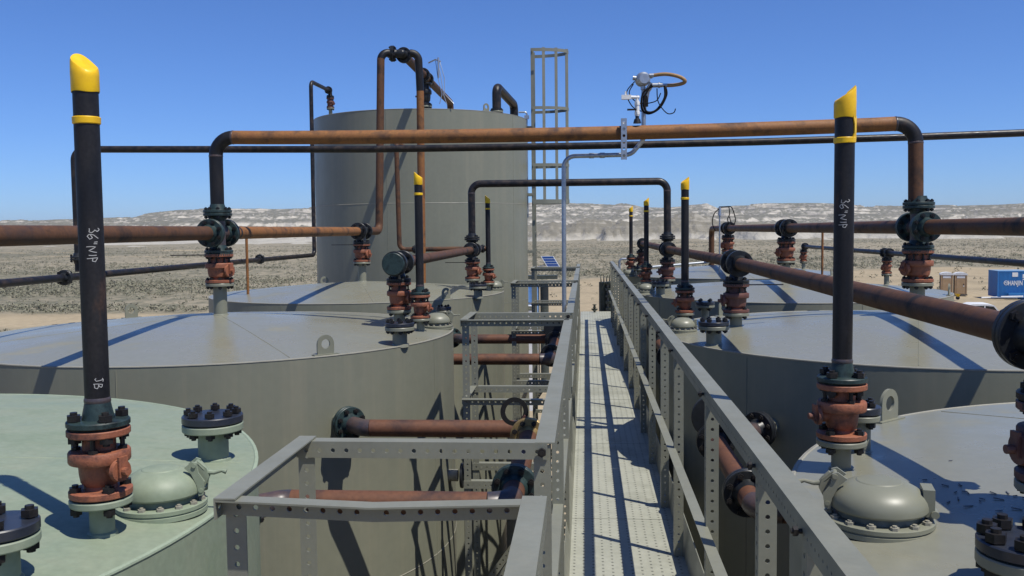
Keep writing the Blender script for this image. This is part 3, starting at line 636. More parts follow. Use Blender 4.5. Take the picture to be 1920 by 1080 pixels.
for t, x, y, lab, lv in ((L2, XL, 7.05, 'red ball valve under the left end of the high cross pipe', R(180)), (L3, XL + .01, 11.65, 'red ball valve on the third left tank, under the rusty header', R(180))):
    stack(t, x, y, -.005 - .155 - .002, .229, '4', lab, R(-25), lv)
# crossing overhead
C = thing('cross_pipe', 'orange rusted pipe bridging high over the walkway', 'pipe', V(XL, 7.02, .73)); g = loc(C)
a = fillet([g(XL, 7.05, .15), g(XL, 7.05, .727), g(XR - .03, 6.98, .727), g(XR - .03, 6.95, .13)], .14, 10)
pipe(C, a[:2], Z4['od'], 'black_pipe', 'riser'); pipe(C, a[1:12], Z4['od'] * 1.004, 'black_pipe', 'elbow'); pipe(C, [a[11]] + [g(x, 7.05 - .07 * (x + 2.835) / 5.2, .727 - .027 * math.sin(math.pi * (x + 2.7) / 4.95) ** .8) for x in np.linspace(-2.5, 2.1, 24)] + [a[12]], Z4['od'], 'rust_orange', 'pipe')
pipe(C, a[12:23], Z4['od'] * 1.004, 'black_pipe', 'elbow'); pipe(C, a[22:], Z4['od'], 'rust_brown', 'riser')
for i in (1, 11, 12, 22): weld(C, a[i], (a[i + 1] - a[i]) if i in (11, 22) else (a[i] - a[i - 1]), Z4['od'])
# right centre header
H = thing('header_pipe', 'rusty header pipe along the centres of the right tanks', 'pipe', V(XR, 4, -.018)); g = loc(H)
pipe(H, [g(XR, 1.2, -.016), g(XR, 6.78, -.016)], Z4['od'], 'rust_brown'); pipe(H, [g(XR, 7.1, -.016), g(XR, 11.28, -.022)], Z4['od'], 'rust_brown')
pipe(H, [g(XR, 11.6, -.022), g(XR, 15.88, -.024)], Z4['od'], 'rust_brown')
pipe(H, fillet([g(XR, 16.18, -.024), g(XR - .02, 17.95, -.03), g(XR - .02, 17.95, -6.9)], .14), Z4['od'], 'rust_brown', 'elbow')
cross4(H, g(XR - .01, 6.95, -.016), Z4, [F, B, D, U]); cross4(H, g(XR, 11.44, -.022), Z4, [F, B, D], 'flange_black'); cross4(H, g(XR, 16.03, -.024), Z4, [F, B, D], 'flange_black')
for t, x, y, lab in ((R2, XR - .01, 6.95, 'large red ball valve under the right end of the high cross pipe'), (R3, XR, 11.44, 'red ball valve on the centre of the third right tank'), (R4, XR, 16.03, 'red ball valve on the centre of the farthest right tank')):
    stack(t, x, y, -.022 - .155 - .002, .235, '4', lab, R(200))
# near headers
H = thing('header_pipe', 'thick rusty header slanting past the right vents to a black flange', 'pipe', V(1.13, 2.6, -.27)); g = loc(H)
RH = [(1.18, 2.42), (1.10, 6.95), (.995, 11.5), (.95, 15.9)]
for (x0, y0), (x1, y1), m_ in zip(RH, RH[1:], ('rust_brown', 'rust_brown', 'rust_brown')):
    pipe(H, [g(x0, y0 + .14, -.295 if y0 < 3 else -.264), g(x1, y1 - .14, -.264)], Z3['od'], m_)
cross4(H, g(*RH[0], -.295), Z3, [F, B, D], 'flange_black', .15); cross4(H, g(*RH[1], -.264), Z3, [F, B, D], 'flange_black', .145)
cross4(H, g(*RH[2], -.264), Z3, [F, B, D, U], 'flange_black', .145); cross4(H, g(*RH[3], -.264), Z3, [B, D], 'flange_black', .145)
pipe(H, [g(1.18, 2.26, -.295), g(1.19, .9, -.295)], Z3['od'], 'rust_brown')
for t, (x, y), lab, lv in ((R1, RH[0], 'dark red ball valve cut by the right edge of the picture', None), (R2, RH[1], 'dark red ball valve with a black lever on the second right tank', R(0)), (R3, RH[2], 'dark red ball valve under the right end of the low black bridge pipe', None), (R4, RH[3], 'dark red ball valve at the end of the slanting right header', None)):
    stack(t, x, y, (-.297 if y < 3 else -.266) - .147, .205 if y < 3 else .215, '3', lab, R(188), lv, 'valve_dark' if lv is None else 'valve_dark')
H = thing('header_pipe', 'short rusty header with a green blind end between two left tanks', 'pipe', V(-1.43, 7, -.25)); g = loc(H)
LH = [(-1.432, 7.08), (-1.398, 11.5)]
pipe(H, [g(-1.43, 7.24, -.25), g(-1.4, 11.36, -.25)], Z3['od'], 'rust_brown')
cross4(H, g(*LH[0], -.25), Z3, [F, B, D], 'flange_black', .14); cross4(H, g(*LH[1], -.25), Z3, [F, B, D, U], 'flange_black', .14)
MB().lathe([(.080, .001), (.084, .004), (.084, .03), (.08, .033)], 36, g(-1.432, 6.905, -.25), B).build('blind_end', 'flange_green', H)
pipe(H, [g(-1.398, 11.66, -.25), g(-1.396, 12.2, -.25)], Z3['od'], 'rust_brown')
stack(L2, *LH[0], -.25 - .142, .215, '3', 'red ball valve under the green blind end on the second left tank', R(-20), None)
stack(L3, *LH[1], -.25 - .142, .215, '3', 'red ball valve under the left end of the low black bridge pipe', R(-20), R(180))
# low bridge
C = thing('cross_pipe', 'black pipe bridging lower over the walkway, in front of the ladder', 'pipe', V(-1.4, 11.5, .56)); g = loc(C)
a = fillet([g(-1.398, 11.5, -.12), g(-1.398, 11.5, .562), g(.992, 11.5, .56), g(.995, 11.5, -.13)], .115, 10)
pipe(C, a, Z3['od'], 'black_line', 'pipe'); weld(C, a[1], U, Z3['od']); weld(C, a[-2], U, Z3['od'])

# ---------------------------------------------------------------- two-inch line: far left header, bridge, far right header
H = thing('slim_pipe', 'slim black pipe behind the left tanks climbing the tall tank', 'pipe', V(-4.15, 2, -.345)); g = loc(H)
a = fillet([g(-4.13, 1.5, -.335), g(-4.13, 14.0, -.36), g(-4.12, 14.0, 2.26), g(-4.1, 14.86, 2.26)], .09)
pipe(H, a, Z2['od'], 'black_line')
for y in (7.12, 11.6): joint(H, g(-4.13, y, -.345), F, SZ['1'], 'flange_black', .03)
cross4(H, g(-4.1, 15.0, 2.26), SZ['1'], [B, D], 'flange_black', .1)
stack(TT, -4.1, 15.0, 2.15, .16, '1', 'small dark red valve on the left rim of the tall tank', R(-20), None, 'valve_dark')
C = thing('slim_bridge_pipe', 'slim black pipe crossing just below the orange cross pipe', 'pipe', V(-4.2, 7.4, .7)); g = loc(C)
a = fillet([g(-4.17, 7.4, -.31), g(-4.17, 7.4, .69), g(3.7, 7.4, .69), g(3.7, 7.4, -.33)], .09)
k = len(a) // 2
def sag(x, A): return float(np.interp(x, *zip(*A)))
a = a[:k] + [g(x, 7.4, sag(x, ((-4.08, .69), (-2.5, .662), (-1.7, .649), (0, .645), (1.3, .652), (2.5, .668), (3.61, .69)))) for x in np.linspace(-3.8, 3.4, 25)] + a[k:]   # the long run hangs a little
pipe(C, a, .056, 'black_line'); joint(C, g(-4.17, 7.4, -.2), U, SZ['1'], 'flange_black', .03)
H = thing('slim_pipe', 'slim dark pipe low along the far side of the right tanks', 'pipe', V(3.7, 8, -.34)); g = loc(H)
pipe(H, [g(3.71, 1.5, -.33), g(3.72, 11.8, -.343)], Z2['od'], 'black_line'); pipe(H, [g(3.72, 12.0, -.343), g(3.69, 16.1, -.345)], Z2['od'], 'black_line')
for t, x, y, lab in ((R3, 3.72, 11.9, 'small red valve on the far side of the third right tank'), (R4, 3.69, 16.2, 'small red valve on the far side of the farthest right tank')):
    cross4(H, g(x, y, -.343), SZ['1'], [F, B, D] if y < 15 else [B, D], 'flange_black', .09)
    stack(t, x, y, -.343 - .092, .165, '1', lab, R(200), None)
for x, y, e0, e1, lab in ((-4.02, 10.85, -.75, -.05, 'thin rusty upright rod at the left edge of the third left tank'), (3.42, 13.85, -6.9, -.06, 'thin rusty upright rod behind the third right tank')):
    tag(MB().cyl(V(x, y, e0), V(x, y, e1), .016, n=10).build('rusty_rod', 'rust_orange'), lab, 'rod')

# ---------------------------------------------------------------- pipework of the tall tank
T = thing('tank_pipework', 'inverted U of rusty pipes rising to the tall tank roof', 'pipework', V(-2.5, 12.75, 2.4)); g = loc(T)
cross4(T, g(-2.47, 12.72, 2.40), Z4, [MX, F], 'flange_black', .13)
a = fillet([g(-2.36, 12.72, 2.40), g(-2.25, 12.74, 2.40), g(-2.24, 12.78, 1.9)], .1)
pipe(T, a, Z4['od'], 'black_pipe', 'elbow'); pipe(T, [a[-1], g(-2.30, 12.82, -6.9)], Z4['od'] * .99, 'rust_orange')
a = fillet([g(-2.47, 12.9, 2.40), g(-2.53, 17.7, 2.40), g(-2.53, 17.75, 1.85)], .12)
pipe(T, a, .122, 'rust_brown', 'roof_branch'); joint(T, g(-2.49, 14.5, 2.40), F, Z4, 'flange_black'); joint(T, g(-2.5, 14.9, 2.40), F, Z4, 'flange_black')
valve('black valve standing on the tall tank roof under the pipe branch', -2.50, 14.7, 1.95, .36, '4', R(180), 'flange_black', None, None, 'relief_valve')
nozzle(TT, -2.5, 14.7, 1.948, Z4)
b = MB()
for k in range(3):
    b.tube([V(-2.30 + .03 * k, 14.55, 2.62), V(-2.26 + .05 * k, 14.5, 2.35), V(-2.2 + .02 * k, 14.5, 2.1), V(-2.24 + .11 * k, 14.5, 1.95)], .006, 6)
b.tube([V(-2.42, 14.6, 2.60), V(-2.30, 14.55, 2.64), V(-2.22, 14.5, 2.60)], .012, 8); b.tube([V(-2.25, 14.5, 2.66), V(-2.25, 14.5, 2.35)], .014, 8)
tag(b.build('hanging_cables', 'galvanised'), 'cables hanging beside the pipes above the tall tank roof', 'cables')
T = thing('slim_riser', 'brown upright pipe rising in front of the tall tank wall', 'pipe', V(-2.72, 13.6, -.27)); g = loc(T)
a = fillet([g(-1.42, 13.6, -.28), g(-2.73, 13.6, -.28), g(-2.75, 13.6, 1.27), g(-2.75, 14.5, 1.27)], .09)
pipe(T, a, .07, 'rust_brown'); joint(T, g(-2.5, 13.6, -.28), PX, SZ['1'], 'flange_black', .03); joint(T, g(-1.5, 13.6, -.28), PX, SZ['1'], 'flange_black', .03)
T = thing('gooseneck_pipe', 'dark gooseneck pipe bent over on the right of the tall tank roof', 'pipe', V(-1.37, 15.0, 1.9)); g = loc(T)
a = fillet([g(-1.45, 15.55, 1.92), g(-1.45, 15.55, 2.36), g(-1.26, 16.85, 2.22), g(-1.26, 16.85, 1.92)], .12, 10)
pipe(T, a, .148, 'black_line'); wn(T, g(-1.45, 15.55, 1.955), U, Z4, 'flange_black'); wn(T, g(-1.26, 16.85, 1.955), U, Z4, 'flange_black')
bolts(T, g(-1.45, 15.55, 1.955), U, .085, 8, .046); bolts(T, g(-1.26, 16.85, 1.955), U, .085, 8, .046)
nozzle(TT, -1.45, 15.55, 1.953, Z4); nozzle(TT, -1.26, 16.85, 1.953, Z4)
T = thing('junction_fitting', 'small galvanised conduit fitting beside the gooseneck on the tall tank', 'fitting', V(-1.04, 16.3, 1.75)); g = loc(T)
pipe(T, fillet([g(-1.0, 16.3, .2), g(-1.0, 16.3, 2.02), g(-1.14, 16.3, 2.02)], .04), .03, 'galvanised', 'conduit')
MB().obox(g(-1.0, 16.28, 1.93), (.04, 0, 0), (0, .03, 0), (0, 0, .03)).build('box', 'galvanised', T)

# ladder cage
def cage():
    T = thing('caged_ladder', 'grey steel ladder in a hooped cage on the tall tank', 'ladder', V(-.9, 16.4, -7)); g = loc(T)
    x0 = -.895; yc = 16.45; hw = .30
    def flat(pts, w, t, name):
        b = MB(); P = [Vector(p) for p in pts]; vs = []
        for i, p in enumerate(P):
            d = (P[min(i + 1, len(P) - 1)] - P[max(i - 1, 0)]).normalized(); nn = Vector((d.y, -d.x, 0)) * t / 2
            for s in (-1, 1):
                for e in (-1, 1): vs.append(p + nn * s + Vector((0, 0, w / 2 * e)))
        fs = []
        for i in range(len(P) - 1):
            k = 4 * i; fs += [(k, k + 4, k + 5, k + 1), (k + 3, k + 7, k + 6, k + 2), (k + 1, k + 5, k + 7, k + 3), (k + 2, k + 6, k + 4, k)]
        n_ = len(vs); fs += [(0, 1, 3, 2), (n_ - 4, n_ - 2, n_ - 1, n_ - 3)]
        b.add(vs, fs).build(name, 'rail_paint', T)
    for s in (-1, 1): MB().obox(g(x0, yc + s * .2, -1.9), (.026, 0, 0), (0, .008, 0), (0, 0, 5.0)).build('side_rail', 'rail_paint', T)
    for k in range(30):
        MB().cyl(g(x0, yc - .2, 2.95 - k * .3), g(x0, yc + .2, 2.95 - k * .3), .011, n=8).build('rung', 'rail_paint', T)
    for e, wd in ((3.05, .055), (2.07, .05), (1.10, .05), (.47, .075)):
        pts = [g(x0, yc - .2, e)] + [g(x0 + .62 * math.sin(an), yc - (hw + .03) * math.cos(an), e) for an in [R(k) for k in range(0, 181, 15)]] + [g(x0, yc + .2, e)]
        flat(pts, wd, .006, 'hoop')
    for an in (R(19), R(42), R(74), R(108)):
        p = (x0 + .614 * math.sin(an), yc - (hw + .024) * math.cos(an))
        MB().obox(g(p[0], p[1], 1.76), (.024, .006, 0), (-.001, .005, 0), (0, 0, 1.33)).build('cage_strap', 'rail_paint', T)
    for e in (1.75, .6, -.4, -1.4):
        for s in (-1, 1): MB().box(*[q for q in (x0 - .17, x0, yc + s * .2 - .03, yc + s * .2 + .03)], e + EYE - .02, e + EYE + .02).build('standoff', 'rail_paint').parent = T
    for o in T.children:
        if o.name.startswith('standoff'): o.matrix_parent_inverse = T.matrix_basis.inverted() if False else Matrix.Translation(-T.location)
cage()

# ---------------------------------------------------------------- walkway
DZ = -1.65; DX0, DX1 = -.093, .505
W = thing('walkway', 'long grey perforated steel walkway between the two rows of tanks', 'walkway', V(0, 0, DZ)); g = loc(W)
ys = [-.6, 1.51, 3.38, 5.25, 7.12, 8.98, 10.85, 12.72, 14.6, 16.5, 18.6]
for i, (a0, a1) in enumerate(zip(ys, ys[1:])):
    sag = random.uniform(-.003, .003)
    MB().obox(g((DX0 + DX1) / 2, (a0 + a1) / 2, DZ - .012), ((DX1 - DX0) / 2, 0, sag * 0), (0, (a1 - a0) / 2 - .003, random.uniform(-.0015, .0015)), (0, 0, .012)).build('deck_panel', 'deck_paint', W)
for x in (DX0 - .006, DX1 + .006):
    MB().obox(g(x, 9, DZ - .10), (.004, 0, 0), (0, 9.6, 0), (0, 0, .10)).build('stringer', 'rail_paint', W)
for k in range(20):
    MB().obox(g((DX0 + DX1) / 2, -.4 + k, DZ - .06), ((DX1 - DX0) / 2, 0, 0), (0, .02, 0), (0, 0, .03)).build('cross_beam', 'rail_paint', W)
MB().obox(g(.30, 19.7, DZ - .22), (.32, 0, 0), (0, .95, 0), (0, 0, .015)).build('landing', 'deck_paint', W)
for s, (yy, xx) in enumerate(((1.0, -.05), (1.0, .45), (4.2, -.05), (4.2, .45), (8.6, -.05), (8.6, .45), (13.0, -.05), (13.0, .45), (17.5, -.05), (17.5, .45))):
    MB().angle(g(xx, yy, -6.98), g(xx, yy, DZ - .03), (.7071, .7071, 0), (-.7071, .7071, 0), .06, .005, .1, .006).build('leg', 'rail_paint', W)

RT = -.583                                    # handrail top
def post_bar(T, x, y, e0, e1, A, Bv, cache={}):
    key = (round(e1 - e0, 3), tuple(A), tuple(Bv))
    if key not in cache: cache[key] = MB().angle((0, 0, 0), (0, 0, e1 - e0), A, Bv).mesh('post', 'rail_paint')
    return inst('post', cache[key], T, V(x, y, e0) - T.location)
Rr = thing('guard_rail', 'grey perforated angle guard rail along the right side of the walkway', 'guard rail', V(.45, 0, DZ)); g = loc(Rr)
rx = .43
for a0, a1 in ((.2, 6.2), (6.204, 12.0), (12.004, 16.6)):
    MB().angle(g(rx, a0, RT), g(rx, a1, RT), (1, 0, 0), (0, 0, -1), .056, .004, .030, .0038, ha=False).build('top_rail', 'rail_paint', Rr)
    MB().angle(g(rx + .012, a0, -1.10), g(rx + .012, a1, -1.10), (-1, 0, 0), (0, 0, -1), .040, .004, .05, .004, ha=False, hb=False).build('mid_rail', 'rail_paint', Rr)
    MB().obox(g(.492, (a0 + a1) / 2, DZ + .085), (.002, 0, 0), (0, (a1 - a0) / 2, 0), (.006, 0, .087)).build('toe_board', 'rail_paint', Rr)
for y in (.9, 1.86, 2.38, 3.42, 4.65, 5.47, 6.5, 7.5, 8.5, 9.6, 10.8, 12.05, 13.2, 14.4, 15.5, 16.4):
    post_bar(Rr, rx + .0055, y, DZ - .15, RT - .006, (1, 0, 0), (0, 1, 0))
    inst('bolt', bolt_mesh(.014, .011), Rr, g(rx - .002, y + .02, RT - .028), (1, 0, 0))
# left rail with three bays
bays = [(1.99, 2.52), (6.01, 6.48), (10.09, 10.58), (13.89, 14.36)]
bx = -.808; lx0 = -.087
Lr = thing('guard_rail', 'grey angle guard rail along the left side of the walkway, between bays', 'guard rail', V(-.09, 0, DZ)); g = loc(Lr)
segs = [(.2, bays[0][0])] + [(p[1], q[0]) for p, q in zip(bays, bays[1:])] + [(bays[-1][1], 15.4)]
for i, (a0, a1) in enumerate(segs):
    b0 = a0 + .002; b1 = a1 + .02 if i < len(bays) else a1
    MB().angle(g(lx0, b0, RT), g(lx0, b1, RT), (-1, 0, 0), (0, 0, -1), .054, .004, .038, .0048, ha=False).build('top_rail', 'rail_paint', Lr)
    MB().angle(g(lx0 - .008, b0, -1.10), g(lx0 - .008, b1, -1.10), (-1, 0, 0), (0, 0, -1), .04, .004, .038, .0045, ha=False).build('mid_rail', 'rail_paint', Lr)
    n_ = max(2, int((a1 - a0) / 1.1))
    for k in range(1, n_): post_bar(Lr, lx0 - .006, a0 + (a1 - a0) * k / n_, DZ - .15, RT - .006, (-1, 0, 0), (0, 1, 0))
for a0, a1 in ((.2, 5.2), (5.204, 10.8), (10.804, 16.4)):
    MB().obox(g(-.098, (a0 + a1) / 2, DZ + .05), (.002, 0, 0), (0, (a1 - a0) / 2, 0), (-.012, 0, .056)).build('toe_board', 'rail_paint', Lr)
for i, (y0, y1) in enumerate(bays):
    T = thing('platform_railing', 'grey perforated %s' % ('railing around the nearest bay beside the pale green tank', 'railing around the second bay, over two brown side pipes', 'railing around the third bay near the solar panel', 'railing of the farthest small bay at the end of the left rail')[i], 'railing', V(-.45, (y0 + y1) / 2, DZ), 'railings jutting out left of the walkway'); g = loc(T)
    if i == 0:   # near rail is bent in the middle
        mid = (bx + lx0) / 2 - .02
        MB().angle(g(bx, y0, RT), g(mid, y0, RT - .012), (0, -1, 0), (0, 0, -1), .044, ha=False).build('top_rail', 'rail_paint', T)
        MB().angle(g(mid, y0, RT - .012), g(lx0 - .02, y0, RT), (0, -1, 0), (0, 0, -1), .044, ha=False).build('top_rail', 'rail_paint', T)
    else: MB().angle(g(bx, y0, RT), g(lx0 - .02, y0, RT), (0, -1, 0), (0, 0, -1), .044, ha=False).build('top_rail', 'rail_paint', T)
    MB().angle(g(bx, y1, RT - .001), g(lx0 - .02, y1, RT - .001), (0, 1, 0), (0, 0, -1), .046, ha=False).build('top_rail', 'rail_paint', T)
    MB().angle(g(bx - .004, y0 - .044, RT + .0045), g(bx - .004, y1 + .046, RT + .0045), (1, 0, 0), (0, 0, -1), .048, ha=False).build('top_rail', 'rail_paint', T)
    for yy in (y0, y1): MB().angle(g(bx, yy, -1.10), g(lx0 - .02, yy, -1.10), (0, -1 if yy == y0 else 1, 0), (0, 0, -1), .044, ha=False).build('mid_rail', 'rail_paint', T)
    MB().angle(g(bx - .004, y0 + .004, -1.096), g(bx - .004, y1, -1.096), (1, 0, 0), (0, 0, -1), .044, ha=False).build('mid_rail', 'rail_paint', T)
    for yy in (y0, y1): MB().angle(g(bx, yy, DZ), g(lx0 - .02, yy, DZ), (0, 1, 0), (0, 0, -1), .05, ha=False).build('floor_angle', 'rail_paint', T)
    for yy, Bv in ((y0 + .006, (0, 1, 0)), (y1 + .006, (0, 1, 0))):
        post_bar(T, bx + .003, yy, -4.2, RT - .008, (1, 0, 0), Bv); post_bar(T, lx0 - .012, yy, DZ - .15, RT - .008, (-1, 0, 0), Bv)
        inst('bolt', bolt_mesh(.012, .013), T, g(lx0 - .035, yy - .006, RT - .025), (0, 1, 0))
        MB().obox(g(bx + .023, yy + .02, -5.6), (.02, 0, 0), (0, .004, 0), (0, 0, 1.39)).build('post', 'rail_paint', T)
    for yy in (y0 + .06, y1 - .03):
        for xa, xb, ea, eb in ((bx + .02, lx0 - .03, -2.65, DZ - .06), (bx + .02, lx0 - .03, -3.9, -2.8)):
            d = Vector((xb - xa, 0, eb - ea)).normalized()
            MB().angle(g(xa, yy, ea), g(xb, yy, eb), (0, 1, 0), (-d.z, 0, d.x), .046).build('brace', 'rail_paint', T)
    MB().angle(g(bx, y0 + .03, -2.72), g(lx0, y0 + .03, -2.72), (0, 1, 0), (0, 0, -1), .046).build('lower_tie', 'rail_paint', T)

# ---------------------------------------------------------------- side pipes joining neighbouring tanks
def side_loop(cx, s, ya, yb, xrun, ring, label):
    """pipe leaving tank at ya backwards and meeting the one leaving tank at yb; s = +1 when the walkway is on +x"""
    e = -1.2; q = RAD * .7071; T = thing('side_pipe', label, 'pipe', V(xrun, (ya + yb) / 2, e)); g = loc(T); k = .7071
    mid = []
    for yc, sy in ((ya, 1), (yb, -1)):
        n = Vector((s * k, sy * k, 0)); p = Vector((cx + s * q, yc + sy * q, 0))
        P = lambda d: V(p.x + n.x * d, p.y + n.y * d, e) - T.location
        MB().cyl(P(-.02), P(.10), .052, n=28).build('wall_stub', 'tank_paint', T); joint(T, P(.125), n, Z4, 'flange_green' if s > 0 else 'flange_black', .03)
        x1 = p.x + n.x * .30; y1 = p.y + n.y * .30
        a = fillet([P(.15), V(x1, y1, e) - T.location, V(xrun, y1, e) - T.location, V(xrun, (ya + yb) / 2, e) - T.location], .10, 6)
        pipe(T, a[:8], Z4['od'] * 1.01, 'scale_blue', 'elbow'); pipe(T, a[7:9], Z4['od'], 'rust_red'); pipe(T, a[8:-1], Z4['od'] * 1.01, 'scale_blue', 'elbow'); pipe(T, a[-2:], Z4['od'], 'rust_red')
        mid.append(y1)
    ja = mid[0] + .27; jb = mid[1] - .20
    joint(T, g(xrun, ja, e), F, Z4, 'flange_green' if ring else 'flange_black', .04); joint(T, g(xrun, jb, e), F, Z4, 'brass' if ring else 'flange_black', .04)
    if ring:   # line blind: a ring and tab standing up from the joint
        c = g(xrun - .085, jb + .05, e + .135); MB().ring(c, (.35, -1, .1), .083, .057, .014, 40).build('line_blind_ring', 'rubber', T)
        MB().obox(c + Vector((.075, -.01, -.055)), (.03, 0, -.02), (.012, 0, .018), (0, .006, 0)).build('line_blind_tab', 'valve_dark', T)
    else: MB().lathe([(.12, -.02), (.125, -.015), (.125, .015), (.12, .02)], 32, g(xrun, jb + .1, e + .12), (0, 1, .0)).build('wafer', 'flange_black', T)
side_loop(-2.86, 1, 2.5, 7.05, -.335, True, 'rusty side pipes joining the pale green tank to the next, with a black ring')
side_loop(-2.86, 1, 7.05, 11.65, -.33, False, 'rusty side pipes crossing behind the second bay railing')
side_loop(2.40, -1, 2.45, 6.95, .72, False, 'rusty side pipes with bolted flanges behind the right guard rail')
side_loop(2.40, -1, 6.95, 11.44, .76, False, 'rusty side pipes glimpsed between the far right guard rail posts')
# capped side outlet on the second left tank
nz = thing('side_outlet', 'short pale outlet with a dark flange low on the second left tank', 'outlet', V(-1.03, 6.9, -1.85)); 
MB().cyl((-.03, 0, 0), (.06, 0, 0), .045, n=24).build('stub', 'bead', nz); wn(nz, (.08, 0, 0), PX, Z3, 'flange_black', .02)

# ---------------------------------------------------------------- conduit, bracket and instrument on the cross pipe
T = thing('conduit', 'bent galvanised conduit rising from the walkway to the instrument', 'conduit', V(-.165, 7.12, DZ)); g = loc(T)
a = fillet([g(-.17, 7.12, -2.0), g(-.16, 7.12, .545), g(.345, 7.12, .55), g(.44, 7.12, .66), g(.44, 7.12, 1.05)], .085, 8)
pipe(T, a, .034, 'galvanised', 'tube', 16)
for p, d in ((g(.05, 7.12, .547), PX), (g(.13, 7.12, .548), PX), (g(.44, 7.12, .9), U)): MB().lathe([(.019, -.02), (.021, -.015), (.021, .015), (.019, .02)], 14, p, d).build('coupling', 'galvanised', T)
T = thing('strut_bracket', 'slotted galvanised strut bracket hung on the orange cross pipe', 'bracket', V(.285, 6.95, .78)); g = loc(T)
MB().perf(g(.265, 6.935, .50), (0, 0, 1), (1, 0, 0), (0, -1, 0), .30, .041, .003, .048, .011).build('strut', 'galvanised', T)
for s in (-1, 1): MB().obox(g(.2855 + s * .0195, 6.947, .65), (.0015, 0, 0), (0, .012, 0), (0, 0, .15)).build('strut_flange', 'galvanised', T)
MB().lathe([(.056, -.018), (.058, -.018), (.058, .018), (.056, .018)], 28, g(.2855, 7.0, .727), PX, cap=False).build('clamp', 'galvanised', T)
T = thing('instrument', 'instrument head with tan hose and black cables above the cross pipe', 'instrument', V(.43, 7.1, .8)); g = loc(T)
MB().lathe([(.040, -.04), (.052, -.035), (.054, 0), (.050, .03), (.036, .045)], 28, g(.432, 7.08, 1.10), (0.2, -1, 0)).build('head', 'galvanised', T)
b = MB()
for an in (R(170), R(20), R(-90)): b.cyl(g(.432 + .04 * math.cos(an), 7.08, 1.10 + .04 * math.sin(an)), g(.432 + .075 * math.cos(an), 7.08, 1.10 + .075 * math.sin(an)), .017, n=14)
b.build('head_hub', 'galvanised', T)
def spline(P, n=8):
    P = [Vector(p) for p in P]; out = []
    for i in range(len(P) - 1):
        p0, p1, p2, p3 = P[max(i - 1, 0)], P[i], P[i + 1], P[min(i + 2, len(P) - 1)]
        for k in range(n):
            t = k / n; out.append(.5 * ((2 * p1) + (p2 - p0) * t + (2 * p0 - 5 * p1 + 4 * p2 - p3) * t * t + (3 * p1 - p0 - 3 * p2 + p3) * t ** 3))
    return out + [P[-1]]
MB().tube(spline([g(.51, 7.06, 1.125), g(.60, 7.04, 1.128), g(.69, 7.02, 1.105), g(.735, 7.02, 1.075), g(.72, 7.04, 1.058), g(.66, 7.06, 1.05), g(.60, 7.07, 1.050)]), .0135, 14).build('hose', 'hose_tan', T)
b = MB()
for x0, x1, e, r_ in ((.478, .515, 1.125, .014), (.57, .61, 1.05, .013), (.50, .575, 1.052, .017), (.545, .555, 1.052, .022)): b.cyl(g(x0, 7.06, e), g(x1, 7.06, e), r_, n=12)
b.cyl(g(.50, 7.07, 1.07), g(.47, 7.08, 1.02), .02, n=12); b.cyl(g(.47, 7.08, 1.02), g(.455, 7.09, .93), .015, n=12); b.build('hose_fittings', 'galvanised', T)
MB().cyl(g(.452, 7.085, .98), g(.452, 7.085, .90), .02, n=12).build('cable_gland', 'rubber', T)
for i, P in enumerate(([(.37, 1.08), (.31, 1.0), (.35, .90), (.42, .86)], [(.36, 1.06), (.33, .99), (.40, .92), (.52, .93), (.56, .99)], [(.50, 1.04), (.43, .99), (.42, .88), (.47, .84), (.55, .88), (.60, .97), (.595, 1.03)], [(.49, 1.05), (.44, .96), (.45, .86), (.52, .86), (.585, .95), (.585, 1.04)], [(.53, 1.02), (.54, .92), (.60, .84), (.65, .84), (.665, .87)])):
    MB().tube(spline([g(x, 7.04 - .01 * i, e) for x, e in P]), .0075 if i in (2, 3) else .004, 8).build('cable', 'rubber', T)
T = thing('sample_valve', 'small white valve with a black handle on top of the cross pipe', 'valve', V(.385, 6.99, .78)); g = loc(T)
b = MB(); b.lathe([(.03, 0), (.022, .03), (.014, .035), (.014, .06)], 18, g(.385, 6.99, .768)); b.build('weld_boss', 'flange_black', T)
b = MB(); b.cyl(g(.385, 6.99, .82), g(.385, 6.99, .93), .017, n=12); b.lathe([(.022, 0), (.022, .02)], 6, g(.385, 6.99, .83)); b.lathe([(.022, 0), (.022, .02)], 6, g(.385, 6.99, .90)); b.build('body', 'white_paint', T)
MB().obox(g(.345, 6.97, .866), (.034, 0, 0), (0, .008, 0), (0, 0, .006)).build('handle', 'bolt_black', T)
b = MB(); b.cyl(g(.385, 6.99, .93), g(.385, 6.99, .97), .012, n=10); b.cyl(g(.40, 6.99, .955), g(.33, 6.98, .958), .012, n=10); b.obox(g(.305, 6.98, .958), (.035, 0, 0), (0, .016, 0), (0, 0, .016)); b.cyl(g(.30, 6.98, .97), g(.30, 6.98, 1.0), .006, n=8); b.build('gauge_tee', 'white_paint', T)

# galvanised pieces over the farthest right tank
T = thing('instrument', 'galvanised stand with looped black cables over the farthest right tank', 'instrument', V(2.1, 14.9, -.7)); g = loc(T)
pipe(T, [g(2.10, 14.9, -.75), g(2.10, 14.9, .28)], .026, 'galvanised', 'pole', 10); pipe(T, [g(2.09, 14.9, .31), g(2.25, 14.9, .315)], .024, 'black_line', 'arm', 10)
MB().cyl(g(2.10, 14.9, .18), g(2.10, 14.9, .31), .026, .018, n=12).build('head', 'galvanised', T)
for P in ([(2.08, .28), (2.01, .20), (1.985, .06), (2.03, -.06)], [(2.24, .32), (2.29, .29), (2.34, .12), (2.31, .03), (2.27, .08), (2.25, .16)], [(2.24, .31), (2.25, .2), (2.22, .12), (2.24, .04)]):
    MB().tube(spline([g(x, 14.88, e) for x, e in P]), .008, 8).build('cable', 'rubber', T)
T = thing('galvanised_tube', 'bright galvanised tube bent over the far right tank rim', 'tube', V(.6, 16.6, -.6)); g = loc(T)
